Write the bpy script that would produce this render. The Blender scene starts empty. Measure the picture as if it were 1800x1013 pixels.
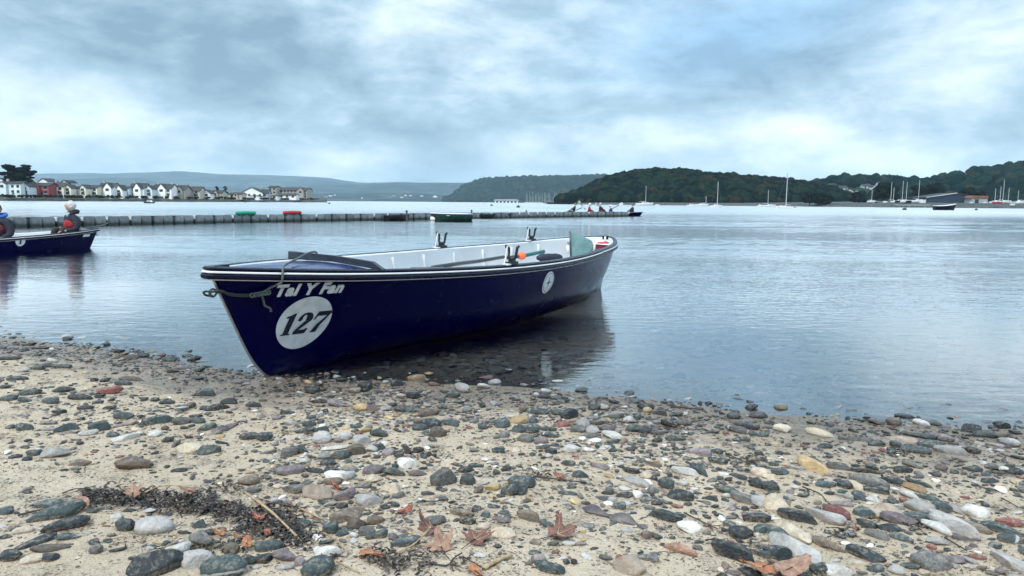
import bpy, bmesh, math, random
import numpy as np
from mathutils import Vector, Matrix, Euler
random.seed(7)
RNG = np.random.RandomState(11)
SC = bpy.context.scene
COL = SC.collection
R = math.radians
# ------------------------------------------------------------------ camera
FOC, CAM_H = 1250.0, 1.15            # focal length in px of the 1800 px wide photograph, metres above the water
PITCH = math.atan((506.5 - 355.7) / FOC); ROLL = R(0.43)
cf = Vector((0, math.cos(PITCH), -math.sin(PITCH))); cu0 = Vector((0, math.sin(PITCH), math.cos(PITCH))); cr0 = Vector((1, 0, 0))
cr = cr0 * math.cos(ROLL) + cu0 * math.sin(ROLL); cu = -cr0 * math.sin(ROLL) + cu0 * math.cos(ROLL)
cam = bpy.data.cameras.new('camera'); cam.sensor_width = 36; cam.lens = 36 * FOC / 1800; cam.clip_start = 0.05; cam.clip_end = 60000
camo = bpy.data.objects.new('camera', cam); COL.objects.link(camo); SC.camera = camo
m3 = Matrix((cr, cu, -cf)).transposed()
camo.matrix_world = Matrix.Translation((0, 0, CAM_H)) @ m3.to_4x4()
# ------------------------------------------------------------------ render settings
SC.render.engine = 'CYCLES'
SC.view_settings.view_transform = 'Standard'; SC.view_settings.look = 'None'
SC.view_settings.exposure = 1.12; SC.view_settings.gamma = 1.0; SC.view_settings.use_curve_mapping = False
SC.cycles.max_bounces = 8; SC.cycles.transparent_max_bounces = 12; SC.cycles.volume_bounces = 1
SC.cycles.use_denoising = True
SC.cycles.sample_clamp_indirect = 6
SUN_EL, SUN_AZ = R(50), R(208)        # azimuth clockwise from +Y: behind the camera, a little to the left
# ------------------------------------------------------------------ node helpers
class NT:
    def __init__(s, tree): s.t = tree; s.n = tree.nodes; s.l = tree.links
    def new(s, ty, **kw):
        n = s.n.new(ty)
        for k, v in kw.items(): setattr(n, k, v)
        return n
    def put(s, sock, v):
        if isinstance(v, bpy.types.NodeSocket): s.l.new(v, sock)
        elif v is not None:
            if sock.type == 'RGBA' and len(v) == 3: v = (*v, 1)
            sock.default_value = v
    def math(s, op, a, b=None, c=None, clamp=False):
        n = s.new('ShaderNodeMath', operation=op, use_clamp=clamp)
        s.put(n.inputs[0], a)
        if b is not None: s.put(n.inputs[1], b)
        if c is not None: s.put(n.inputs[2], c)
        return n.outputs[0]
    def vmath(s, op, a, b=None):
        n = s.new('ShaderNodeVectorMath', operation=op); s.put(n.inputs[0], a)
        if b is not None: s.put(n.inputs[1], b)
        return n.outputs['Vector'] if op != 'DOT_PRODUCT' else n.outputs['Value']
    def noise(s, vec, scale, detail=4, rough=0.55, dist=0.0, dim='3D'):
        n = s.new('ShaderNodeTexNoise', noise_dimensions=dim); s.put(n.inputs['Vector'], vec)
        n.inputs['Scale'].default_value = scale; n.inputs['Detail'].default_value = detail
        n.inputs['Roughness'].default_value = rough; n.inputs['Distortion'].default_value = dist
        return n.outputs['Fac']
    def mr(s, v, a, b, c=0.0, d=1.0, smooth=True):
        n = s.new('ShaderNodeMapRange'); n.interpolation_type = 'SMOOTHSTEP' if smooth else 'LINEAR'
        s.put(n.inputs['Value'], v)
        for k, x in zip(('From Min', 'From Max', 'To Min', 'To Max'), (a, b, c, d)): s.put(n.inputs[k], x)
        return n.outputs['Result']
    def mix(s, f, a, b, mode='MIX'):
        n = s.new('ShaderNodeMix', data_type='RGBA', blend_type=mode); s.put(n.inputs[0], f); s.put(n.inputs[6], a); s.put(n.inputs[7], b)
        return n.outputs[2]
    def bump(s, h, strength, dist=0.01, normal=None):
        n = s.new('ShaderNodeBump'); s.put(n.inputs['Height'], h); n.inputs['Strength'].default_value = strength
        n.inputs['Distance'].default_value = dist
        if normal is not None: s.put(n.inputs['Normal'], normal)
        return n.outputs[0]
    def scale(s, v, xyz):
        return s.vmath('MULTIPLY', v, xyz)
# ------------------------------------------------------------------ world: overcast sky, broken cloud over a blue sky
W = bpy.data.worlds.new('World'); SC.world = W; W.use_nodes = True
w = NT(W.node_tree); w.n.clear()
out = w.new('ShaderNodeOutputWorld'); bg = w.new('ShaderNodeBackground'); bg.inputs['Strength'].default_value = 0.1
sky = w.new('ShaderNodeTexSky', sky_type='NISHITA', sun_disc=False); sky.sun_elevation = SUN_EL; sky.sun_rotation = SUN_AZ
sky.air_density = 1.0; sky.dust_density = 1.5; sky.ozone_density = 2.0
D = w.new('ShaderNodeTexCoord').outputs['Generated']
sep = w.new('ShaderNodeSeparateXYZ'); w.put(sep.inputs[0], D)
dx, dy, dz = sep.outputs
az = w.math('ARCTAN2', dx, dy); el = w.math('ABSOLUTE', w.math('ARCSINE', dz))
# cloud base seen in perspective: long soft rolls, tilted
cz = w.math('ADD', el, 0.16)
comb = w.new('ShaderNodeCombineXYZ'); w.put(comb.inputs[0], w.math('DIVIDE', az, cz)); w.put(comb.inputs[1], w.math('DIVIDE', 0.55, cz)); w.put(comb.inputs[2], w.math('MULTIPLY', az, 0.8))
P1 = comb.outputs[0]
n1 = w.noise(w.scale(D, (3.2, 3.2, 8.5)), 1.0, 7, 0.55, 0.25)
n2 = w.noise(w.vmath('ADD', w.scale(D, (8.0, 8.0, 18.0)), (13.1, 4.2, 0)), 1.0, 7, 0.6, 0.2)
n3 = w.noise(P1, 1.1, 4, 0.5, 0.5)
def blob(px, py, sx, sy, rot=0):
    a0 = math.atan((px - 900) / FOC); e0 = math.atan((355 - py) / FOC); ca, sa = math.cos(rot), math.sin(rot)
    da = w.math('SUBTRACT', az, a0); de = w.math('SUBTRACT', el, e0)
    a = w.math('DIVIDE', w.math('ADD', w.math('MULTIPLY', da, ca), w.math('MULTIPLY', de, sa)), sx / FOC)
    b = w.math('DIVIDE', w.math('SUBTRACT', w.math('MULTIPLY', de, ca), w.math('MULTIPLY', da, sa)), sy / FOC)
    return w.math('EXPONENT', w.math('MULTIPLY', w.math('ADD', w.math('MULTIPLY', a, a), w.math('MULTIPLY', b, b)), -1.0))
v = w.math('ADD', w.math('MULTIPLY', w.math('SUBTRACT', n1, 0.5), 1.25), w.math('MULTIPLY', w.math('SUBTRACT', n2, 0.5), 1.3))
v = w.math('ADD', v, w.math('MULTIPLY', w.math('SUBTRACT', n3, 0.5), 0.25))
v = w.math('ADD', v, 0.43)
for (px, py, sx, sy, rot, k) in [(330, 110, 520, 75, -0.05, -0.26), (560, 240, 420, 40, 0.05, -0.13), (980, 215, 170, 60, 0.2, -0.15),
                                 (1180, 205, 260, 60, 0.15, 0.18), (740, 60, 90, 60, 0.4, 0.16), (20, 195, 90, 45, 0, 0.24),
                                 (330, 262, 260, 26, 0, 0.16), (1560, 120, 330, 110, 0, 0.06), (120, 20, 200, 40, 0, 0.1), (1460, 245, 170, 40, 0, 0.12), (1330, 110, 210, 80, 0.3, -0.42), (1000, 110, 160, 60, 0.2, -0.16)]:
    v = w.math('ADD', v, w.math('MULTIPLY', blob(px, py, sx, sy, rot), k))
ramp = w.new('ShaderNodeValToRGB'); w.put(ramp.inputs[0], v)
cr_ = ramp.color_ramp; cr_.elements[0].position = 0.0; cr_.elements[0].color = (1.15, 1.8, 2.35, 1)
cr_.elements[1].position = 1.0; cr_.elements[1].color = (7.1, 7.3, 7.6, 1)
for p_, c_ in ((0.3, (2.15, 3.0, 3.6, 1)), (0.55, (3.65, 4.4, 4.95, 1)), (0.78, (5.2, 5.8, 6.2, 1))):
    e = cr_.elements.new(p_); e.color = c_
gap = w.math('MULTIPLY', blob(1290, 55, 260, 85, 0.2), w.mr(n2, 0.35, 0.62, 0.5, 1.0))
bluec = w.mix(0.15, (1.9, 3.6, 5.6), sky.outputs[0])
base = w.mix(w.math('MULTIPLY', gap, 0.62, clamp=True), ramp.outputs[0], bluec)
veil = w.mix(0.07, base, sky.outputs[0])
zen = w.mr(el, 0.20, 0.75, 1.0, 1.85)
fin = w.scale(veil, (1, 1, 1)); vm = w.new('ShaderNodeVectorMath', operation='SCALE'); w.put(vm.inputs[0], fin); w.put(vm.inputs['Scale'], zen)
w.put(bg.inputs['Color'], vm.outputs[0]); w.l.new(bg.outputs[0], out.inputs[0])
W.cycles.sampling_method = 'MANUAL'; W.cycles.sample_map_resolution = 512
# ------------------------------------------------------------------ sun behind the cloud
sl = bpy.data.lights.new('sun', 'SUN'); sl.energy = 1.5; sl.angle = R(10); sl.color = (1.0, 0.95, 0.88)
so = bpy.data.objects.new('sun', sl); COL.objects.link(so)
sd = Vector((math.sin(SUN_AZ) * math.cos(SUN_EL), math.cos(SUN_AZ) * math.cos(SUN_EL), math.sin(SUN_EL)))
so.rotation_euler = sd.to_track_quat('Z', 'Y').to_euler()
# ------------------------------------------------------------------ geometry helpers
def ray(px, py): return cf + cr * ((px - 900) / FOC) + cu * ((506.5 - py) / FOC)
def at(px, py, z=0.0):
    d = ray(px, py); return Vector((0, 0, CAM_H)) + d * ((z - CAM_H) / d.z)
def atd(px, py, dist):               # the point seen there at that forward distance (metres along Y)
    d = ray(px, py); return Vector((0, 0, CAM_H)) + d * (dist / d.y)
def tag(o, label=None, cat=None, group=None, kind=None):
    if label: o['label'] = label
    if cat: o['category'] = cat
    if group: o['group'] = group
    if kind: o['kind'] = kind
    return o
def empty(name, loc, rz=0.0, rx=0.0):
    o = bpy.data.objects.new(name, None); COL.objects.link(o); o.location = loc; o.rotation_euler = (rx, 0, rz)
    o.empty_display_size = 0.2; return o
def mesh_np(name, V, Fc, smooth=False):
    me = bpy.data.meshes.new(name); V = np.asarray(V, dtype=np.float64)
    me.from_pydata(V.tolist() if len(V) else [], [], Fc if isinstance(Fc, list) else Fc.tolist()); 
    if smooth: me.polygons.foreach_set('use_smooth', [True] * len(me.polygons))
    me.update(); return me
def link(name, me, mats, parent=None):
    o = bpy.data.objects.new(name, me); COL.objects.link(o)
    if mats is not None and not len(me.materials):
        for m in (mats if isinstance(mats, (list, tuple)) else [mats]): me.materials.append(m)
    if parent is not None: o.parent = parent
    return o
class MB:
    """collects primitive shapes into one mesh"""
    def __init__(s): s.v = []; s.f = []; s.mi = []
    def add(s, V, Fs, mi=0):
        b = len(s.v); s.v += [tuple(p) for p in V]; s.f += [tuple(b + i for i in f) for f in Fs]; s.mi += [mi] * len(Fs); return s
    def box(s, c, d, rz=0, mi=0, taper=1.0):
        hx, hy, hz = d[0] / 2, d[1] / 2, d[2] / 2; ca, sa = math.cos(rz), math.sin(rz); V = []
        for z, k in ((-hz, 1), (hz, taper)):
            for x, y in ((-hx, -hy), (hx, -hy), (hx, hy), (-hx, hy)):
                x *= k; y *= k; V.append((c[0] + x * ca - y * sa, c[1] + x * sa + y * ca, c[2] + z))
        return s.add(V, [(0, 3, 2, 1), (4, 5, 6, 7), (0, 1, 5, 4), (1, 2, 6, 5), (2, 3, 7, 6), (3, 0, 4, 7)], mi)
    def prism(s, poly, axis0, axis1, org, ext, mi=0):     # polygon in (axis0, axis1) from org, extruded by vector ext
        a0, a1, o, e = Vector(axis0), Vector(axis1), Vector(org), Vector(ext); n = len(poly)
        A = [o + a0 * p[0] + a1 * p[1] for p in poly]; B = [p + e for p in A]
        return s.add(A + B, [tuple(range(n))[::-1], tuple(range(n, 2 * n))] + [(i, (i + 1) % n, n + (i + 1) % n, n + i) for i in range(n)], mi)
    def tube(s, pts, r, n=6, mi=0, cap=True):
        pts = [Vector(p) for p in pts]; rs = r if isinstance(r, (list, tuple)) else [r] * len(pts); rings = []; up = None
        for i, p in enumerate(pts):
            t = (pts[min(i + 1, len(pts) - 1)] - pts[max(i - 1, 0)]).normalized()
            if up is None or abs(up.dot(t)) > 0.97: up = Vector((0, 0, 1)) if abs(t.z) < 0.9 else Vector((1, 0, 0))
            a = t.cross(up).normalized(); b = a.cross(t).normalized(); up = b
            rings.append([p + (a * math.cos(6.28318 * k / n) + b * math.sin(6.28318 * k / n)) * rs[i] for k in range(n)])
        V = [q for g in rings for q in g]; Fs = []
        for i in range(len(pts) - 1):
            for k in range(n): k2 = (k + 1) % n; Fs.append((i * n + k, i * n + k2, (i + 1) * n + k2, (i + 1) * n + k))
        if cap: Fs += [tuple(range(n))[::-1], tuple(range((len(pts) - 1) * n, len(pts) * n))]
        return s.add(V, Fs, mi)
    def ball(s, c, r, n=1, mi=0):
        V, Fs = ICO[n]; r = (r, r, r) if not isinstance(r, (list, tuple)) else r
        return s.add([(c[0] + p[0] * r[0], c[1] + p[1] * r[1], c[2] + p[2] * r[2]) for p in V], Fs, mi)
    def build(s, name, mats, parent=None, smooth=False):
        me = mesh_np(name, s.v, s.f, smooth)
        o = link(name, me, mats, parent)
        if any(s.mi): me.polygons.foreach_set('material_index', s.mi)
        return o
def ico(n):
    bm = bmesh.new(); bmesh.ops.create_icosphere(bm, subdivisions=n, radius=1); bm.verts.ensure_lookup_table()
    V = [tuple(v.co) for v in bm.verts]; Fs = [tuple(v.index for v in f.verts) for f in bm.faces]; bm.free(); return V, Fs
ICO = {k: ico(k + 1) for k in range(4)}      # ICO[0]: 12 verts, [1]: 42, [2]: 162, [3]: 642
def h2(ix, iy, s):
    n = (ix.astype(np.int64) * 374761393 + iy.astype(np.int64) * 668265263 + s * 2147483647) & 0xffffffff
    n = ((n ^ (n >> 13)) * 1274126177) & 0xffffffff; return ((n ^ (n >> 16)) & 0xffff) / 65535.0
def vn(x, y, s=0):
    x = np.asarray(x, float); y = np.asarray(y, float); ix = np.floor(x); iy = np.floor(y); fx = x - ix; fy = y - iy
    fx = fx * fx * (3 - 2 * fx); fy = fy * fy * (3 - 2 * fy)
    a = h2(ix, iy, s); b = h2(ix + 1, iy, s); c = h2(ix, iy + 1, s); d = h2(ix + 1, iy + 1, s)
    return (a * (1 - fx) + b * fx) * (1 - fy) + (c * (1 - fx) + d * fx) * fy
def fbm(x, y, s=0, o=4):
    t = 0; a = 0.5
    for k in range(o): t = t + a * (vn(x, y, s + k) - 0.5); x = np.asarray(x) * 2.03 + 5.1; y = np.asarray(y) * 2.03 + 1.7; a *= 0.5
    return t
# ------------------------------------------------------------------ materials
def pmat(name, col, rough=0.6, var=0.12, scale=8.0, bump=0.0, bscale=60.0, metal=0.0, spec=0.5, coat=0.0, col2=None, objvar=0.0):
    m = bpy.data.materials.new(name); m.use_nodes = True; t = NT(m.node_tree); b = t.n['Principled BSDF']
    P = t.new('ShaderNodeTexCoord').outputs['Object']
    f = t.noise(P, scale, 5, 0.6)
    c2 = col2 or tuple(min(1, c * 0.6) for c in col)
    c = t.mix(t.mr(f, 0.3, 0.75, 0.0, min(1.0, var * 3)), col, c2)
    if objvar:
        oi = t.new('ShaderNodeObjectInfo').outputs['Random']
        hs = t.new('ShaderNodeHueSaturation'); t.put(hs.inputs['Color'], c); t.put(hs.inputs['Value'], t.mr(oi, 0, 1, 1 - objvar, 1 + objvar, False)); c = hs.outputs[0]
    t.put(b.inputs['Base Color'], c); b.inputs['Metallic'].default_value = metal
    t.put(b.inputs['Roughness'], t.mr(t.noise(P, scale * 3, 3), 0.3, 0.7, max(0.02, rough - 0.08), min(1, rough + 0.1)))
    b.inputs['Specular IOR Level'].default_value = spec; b.inputs['Coat Weight'].default_value = coat; b.inputs['Coat Roughness'].default_value = 0.08
    if bump: t.put(b.inputs['Normal'], t.bump(t.noise(P, bscale, 4), bump, 0.01))
    return m
M = {}
# hull paint: faint scuffs and a slight orange peel on gel coat
M['hull'] = pmat('navy_gelcoat', (0.0003, 0.0005, 0.034), 0.18, 0.10, 2.5, 0.02, 14, spec=0.09, col2=(0.0008, 0.001, 0.026))
M['deck'] = pmat('blue_deck', (0.003, 0.010, 0.10), 0.22, 0.25, 3, 0.03, 40, coat=0.2, col2=(0.006, 0.02, 0.10))
M['rail'] = pmat('dark_rail', (0.001, 0.0015, 0.016), 0.3, 0.2, 6, spec=0.18)
M['white'] = pmat('white_paint', (0.72, 0.74, 0.76), 0.35, 0.06, 5, 0.02, 30, col2=(0.5, 0.52, 0.53))
M['liner'] = pmat('white_liner', (0.62, 0.65, 0.68), 0.45, 0.12, 2.0, 0.05, 20, col2=(0.42, 0.44, 0.45))
M['decal'] = pmat('worn_white_decal', (0.62, 0.66, 0.68), 0.4, 0.18, 14, col2=(0.33, 0.36, 0.38))
M['ink'] = pmat('dark_lettering', (0.006, 0.008, 0.03), 0.4, 0.2, 20)
M['black'] = pmat('black_plastic', (0.008, 0.009, 0.014), 0.4, 0.2, 30)
M['board'] = pmat('dark_board', (0.008, 0.012, 0.030), 0.45, 0.5, 6, 0.15, 60, col2=(0.03, 0.05, 0.06))
M['metal'] = pmat('grey_metal', (0.45, 0.47, 0.48), 0.35, 0.2, 20, metal=0.8)
M['galv'] = pmat('dull_metal', (0.12, 0.13, 0.14), 0.45, 0.3, 40, metal=0.6)
M['rope'] = pmat('grey_green_rope', (0.14, 0.18, 0.17), 0.8, 0.5, 90, 0.8, 300, col2=(0.05, 0.07, 0.07))
M['rope2'] = pmat('dark_rope', (0.035, 0.05, 0.05), 0.8, 0.5, 90, 0.8, 300)
M['seatback'] = pmat('pale_green_panel', (0.22, 0.36, 0.34), 0.5, 0.35, 7, 0.05, 40, col2=(0.12, 0.24, 0.24))
M['orange'] = pmat('orange_plastic', (0.85, 0.14, 0.05), 0.4, 0.1, 9)
M['red'] = pmat('red_plastic', (0.45, 0.015, 0.03), 0.45, 0.2, 9)
M['green'] = pmat('green_plastic', (0.01, 0.28, 0.16), 0.4, 0.2, 9)
M['teal'] = pmat('teal_grip', (0.01, 0.13, 0.14), 0.4, 0.2, 12)
M['darkbag'] = pmat('dark_bag_cloth', (0.012, 0.02, 0.04), 0.7, 0.3, 12, 0.2, 60)
M['oarshaft'] = pmat('dark_carbon_shaft', (0.03, 0.035, 0.04), 0.35, 0.2, 12)
M['navycloth'] = pmat('navy_jacket', (0.006, 0.008, 0.022), 0.8, 0.3, 14, 0.3, 40)
M['redcloth'] = pmat('red_jacket', (0.32, 0.012, 0.02), 0.8, 0.3, 14, 0.3, 40)
M['darkred'] = pmat('dark_red_jacket', (0.09, 0.008, 0.02), 0.8, 0.3, 14, 0.3, 40)
M['bluecloth'] = pmat('blue_cloth', (0.03, 0.12, 0.42), 0.8, 0.3, 14, 0.3, 40)
M['greycloth'] = pmat('pale_scarf', (0.35, 0.45, 0.5), 0.8, 0.3, 14, 0.3, 40)
M['trousers'] = pmat('dark_trousers', (0.01, 0.012, 0.02), 0.8, 0.3, 14, 0.3, 40)
M['skin'] = pmat('skin', (0.48, 0.27, 0.20), 0.5, 0.1, 12)
M['hairw'] = pmat('white_hair', (0.62, 0.62, 0.60), 0.7, 0.35, 25, 0.8, 60, col2=(0.32, 0.32, 0.32))
M['hairb'] = pmat('brown_hair', (0.09, 0.05, 0.03), 0.7, 0.35, 25, 0.8, 60)
M['eye'] = pmat('eye_dark', (0.01, 0.01, 0.012), 0.2, 0.1, 9)
M['lips'] = pmat('lips', (0.35, 0.11, 0.09), 0.5, 0.1, 9)
M['cube'] = pmat('grey_pontoon_plastic', (0.17, 0.20, 0.215), 0.6, 0.5, 5, 0.1, 20, objvar=0.25, col2=(0.10, 0.12, 0.13))
M['dgreen'] = pmat('dark_green_hull', (0.006, 0.035, 0.03), 0.3, 0.2, 4)
M['driftwood'] = pmat('driftwood', (0.20, 0.17, 0.16), 0.85, 0.6, 14, 0.8, 90, col2=(0.05, 0.045, 0.06))
M['reed'] = pmat('dry_reed', (0.42, 0.33, 0.20), 0.7, 0.5, 30, 0.4, 120, col2=(0.2, 0.13, 0.07))
M['twig'] = pmat('dark_twig', (0.045, 0.035, 0.035), 0.8, 0.5, 40, 0.5, 120)
def algae(m):
    t = NT(m.node_tree); b = t.n['Principled BSDF']; old = b.inputs['Base Color'].links[0].from_socket; g = t.new('ShaderNodeNewGeometry').outputs['Position']; s = t.new('ShaderNodeSeparateXYZ'); t.put(s.inputs[0], g)
    z = t.math('ADD', s.outputs[2], t.math('MULTIPLY', t.math('SUBTRACT', t.noise(g, 3.0, 4), 0.5), 0.15)); t.put(b.inputs['Base Color'], t.mix(t.mr(z, 0.20, 0.06), old, (0.018, 0.03, 0.026)))
algae(M['cube'])
def hull_mat():
    m = bpy.data.materials['navy_gelcoat']; t = NT(m.node_tree); b = t.n['Principled BSDF']; old = b.inputs['Base Color'].links[0].from_socket
    P = t.new('ShaderNodeTexCoord').outputs['Object']; s = t.new('ShaderNodeSeparateXYZ'); t.put(s.inputs[0], P); z = s.outputs[2]
    scr = t.mr(t.noise(t.scale(P, (1.2, 1.2, 60)), 2.0, 5, 0.7, 0.6), 0.66, 0.70); pat = t.mr(t.noise(P, 1.6, 4, 0.6), 0.5, 0.62); low = t.mr(z, 0.42, 0.02, 0.12, 1.0)
    c = t.mix(t.math('MULTIPLY', t.math('MULTIPLY', scr, pat), t.math('MULTIPLY', low, 0.7)), old, (0.05, 0.06, 0.10))
    grime = t.math('MULTIPLY', t.mr(z, 0.16, 0.0), t.mr(t.noise(t.scale(P, (3, 3, 9)), 2.0, 6, 0.7), 0.40, 0.70, 0.0, 0.55)); c = t.mix(grime, c, (0.035, 0.04, 0.045))
    run_ = t.math('MULTIPLY', t.mr(t.noise(t.scale(P, (14, 14, 0.8)), 2.0, 4, 0.6), 0.60, 0.72, 0, 0.25), t.mr(z, 0.1, 0.6)); c = t.mix(run_, c, (0.012, 0.016, 0.05))
    t.put(b.inputs['Base Color'], c)
hull_mat()
M['mast'] = pmat('pale_alloy', (0.42, 0.45, 0.46), 0.5, 0.1, 3)
M['weed'] = pmat('dark_seaweed', (0.006, 0.007, 0.010), 0.35, 0.5, 18, 0.3, 90, col2=(0.05, 0.032, 0.018))
def leafmat(name, c1, c2):
    return pmat(name, c1, 0.7, 0.6, 45, 0.8, 110, col2=c2)
M['leaf_brown'] = leafmat('brown_leaf', (0.22, 0.11, 0.085), (0.09, 0.04, 0.035))
M['leaf_orange'] = leafmat('orange_leaf', (0.42, 0.18, 0.085), (0.22, 0.08, 0.045))
M['leaf_red'] = leafmat('red_leaf', (0.33, 0.09, 0.05), (0.16, 0.045, 0.03))
M['leaf_tan'] = leafmat('tan_leaf', (0.38, 0.24, 0.17), (0.19, 0.10, 0.075))
def wetness(t):
    g = t.new('ShaderNodeNewGeometry').outputs['Position']; s = t.new('ShaderNodeSeparateXYZ'); t.put(s.inputs[0], g)
    z = t.math('ADD', s.outputs[2], t.math('MULTIPLY', t.math('SUBTRACT', t.noise(g, 2.2, 4), 0.5), 0.05))
    return t.math('MULTIPLY', t.mr(z, 0.010, 0.050, 1.0, 0.0), t.mr(z, -0.03, 0.0, 0.55, 1.0)), g
def stone_mat(name, c1, c2, c3, speck=0.5, rough=0.62, vein=0.0):
    m = bpy.data.materials.new(name); m.use_nodes = True; t = NT(m.node_tree); b = t.n['Principled BSDF']
    wet, g = wetness(t)
    oi = t.new('ShaderNodeObjectInfo').outputs['Random']; isl = t.new('ShaderNodeNewGeometry').outputs['Random Per Island']
    rnd = t.math('FRACT', t.math('ADD', oi, isl))
    off = t.new('ShaderNodeCombineXYZ'); t.put(off.inputs[0], t.math('MULTIPLY', rnd, 31.0)); t.put(off.inputs[1], t.math('MULTIPLY', rnd, 17.0))
    P = t.vmath('ADD', g, off.outputs[0])
    c = t.mix(t.mr(t.noise(P, 26, 7, 0.72, 0.8), 0.36, 0.66), c1, c2)
    c = t.mix(t.math('MULTIPLY', t.mr(t.noise(P, 260, 3, 0.7), 0.55, 0.72), speck), c, c3)
    c = t.mix(t.math('MULTIPLY', t.mr(t.noise(P, 140, 3, 0.7), 0.6, 0.72), speck * 0.7), c, tuple(x * 0.35 for x in c1))
    # thin lichen / silt film on upper faces
    nz = t.new('ShaderNodeNewGeometry').outputs['Normal']; s2 = t.new('ShaderNodeSeparateXYZ'); t.put(s2.inputs[0], nz)
    dust = t.math('MULTIPLY', t.mr(s2.outputs[2], 0.3, 0.95), t.mr(t.noise(P, 60, 5, 0.7), 0.45, 0.68, 0.0, 0.55))
    c = t.mix(dust, c, (0.33, 0.29, 0.23))
    side_ = t.math('MULTIPLY', t.mr(s2.outputs[2], 0.25, -0.25), t.mr(t.noise(P, 80, 3, 0.7), 0.4, 0.6)); c = t.mix(t.math('MULTIPLY', side_, 0.7), c, (0.30, 0.24, 0.17))
    if vein:
        wv = t.new('ShaderNodeTexWave'); wv.inputs['Scale'].default_value = 3.0; wv.inputs['Distortion'].default_value = 1.6; wv.inputs['Detail Scale'].default_value = 3; wv.inputs['Detail'].default_value = 3
        rt = t.new('ShaderNodeVectorRotate'); rt.rotation_type = 'EULER_XYZ'; t.put(rt.inputs['Vector'], P); cbn = t.new('ShaderNodeCombineXYZ')
        for q_ in range(3): t.put(cbn.inputs[q_], t.math('MULTIPLY', rnd, 9.0 + 5 * q_))
        t.put(rt.inputs['Rotation'], cbn.outputs[0]); t.put(wv.inputs['Vector'], rt.outputs[0]); vein_on = t.math('GREATER_THAN', t.math('FRACT', t.math('MULTIPLY', rnd, 23.7)), 0.90)
        c = t.mix(t.math('MULTIPLY', t.math('MULTIPLY', t.mr(wv.outputs['Fac'], 0.975, 0.998), vein_on), vein), c, (0.6, 0.6, 0.58))
    hs = t.new('ShaderNodeHueSaturation'); t.put(hs.inputs['Color'], c); t.put(hs.inputs['Value'], t.mr(rnd, 0, 1, 0.65, 1.3, False))
    t.put(hs.inputs['Hue'], t.mr(t.math('FRACT', t.math('MULTIPLY', rnd, 7.3)), 0, 1, 0.485, 0.515, False)); c = hs.outputs[0]
    c = t.mix(wet, c, t.mix(1.0, c, (0.45, 0.47, 0.5), 'MULTIPLY'))
    t.put(b.inputs['Base Color'], c); t.put(b.inputs['Roughness'], t.mr(wet, 0, 1, rough, 0.22, False))
    t.put(b.inputs['Normal'], t.bump(t.math('ADD', t.noise(P, 70, 5, 0.65), t.math('MULTIPLY', t.noise(P, 300, 3), 0.35)), 0.8, 0.009))
    return m
ST = dict(
 D=stone_mat('dark_slate_stone', (0.004, 0.010, 0.015), (0.012, 0.023, 0.028), (0.10, 0.13, 0.14), 0.4, 0.45, 0.3),
 T=stone_mat('teal_grey_stone', (0.014, 0.030, 0.035), (0.045, 0.066, 0.068), (0.20, 0.24, 0.24), 0.5, 0.6, 0.5),
 G=stone_mat('mid_grey_stone', (0.06, 0.064, 0.067), (0.14, 0.137, 0.13), (0.36, 0.36, 0.34), 0.6, 0.7, 0.7),
 L=stone_mat('light_grey_stone', (0.28, 0.28, 0.275), (0.44, 0.425, 0.41), (0.62, 0.62, 0.6), 0.5, 0.7),
 W=stone_mat('white_quartz_stone', (0.52, 0.50, 0.47), (0.74, 0.73, 0.70), (0.85, 0.85, 0.84), 0.3, 0.6),
 B=stone_mat('brown_stone', (0.075, 0.058, 0.045), (0.15, 0.12, 0.095), (0.27, 0.23, 0.2), 0.6, 0.7),
 O=stone_mat('ochre_stone', (0.30, 0.20, 0.10), (0.48, 0.35, 0.19), (0.6, 0.5, 0.34), 0.4, 0.65),
 R=stone_mat('red_brown_stone', (0.13, 0.04, 0.035), (0.22, 0.085, 0.07), (0.4, 0.22, 0.18), 0.4, 0.65),
 P=stone_mat('purple_grey_stone', (0.10, 0.085, 0.095), (0.20, 0.165, 0.175), (0.34, 0.31, 0.33), 0.5, 0.65),
 K=stone_mat('cream_stone', (0.33, 0.27, 0.20), (0.50, 0.43, 0.34), (0.65, 0.6, 0.5), 0.6, 0.75))
SKEYS = list(ST)
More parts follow.
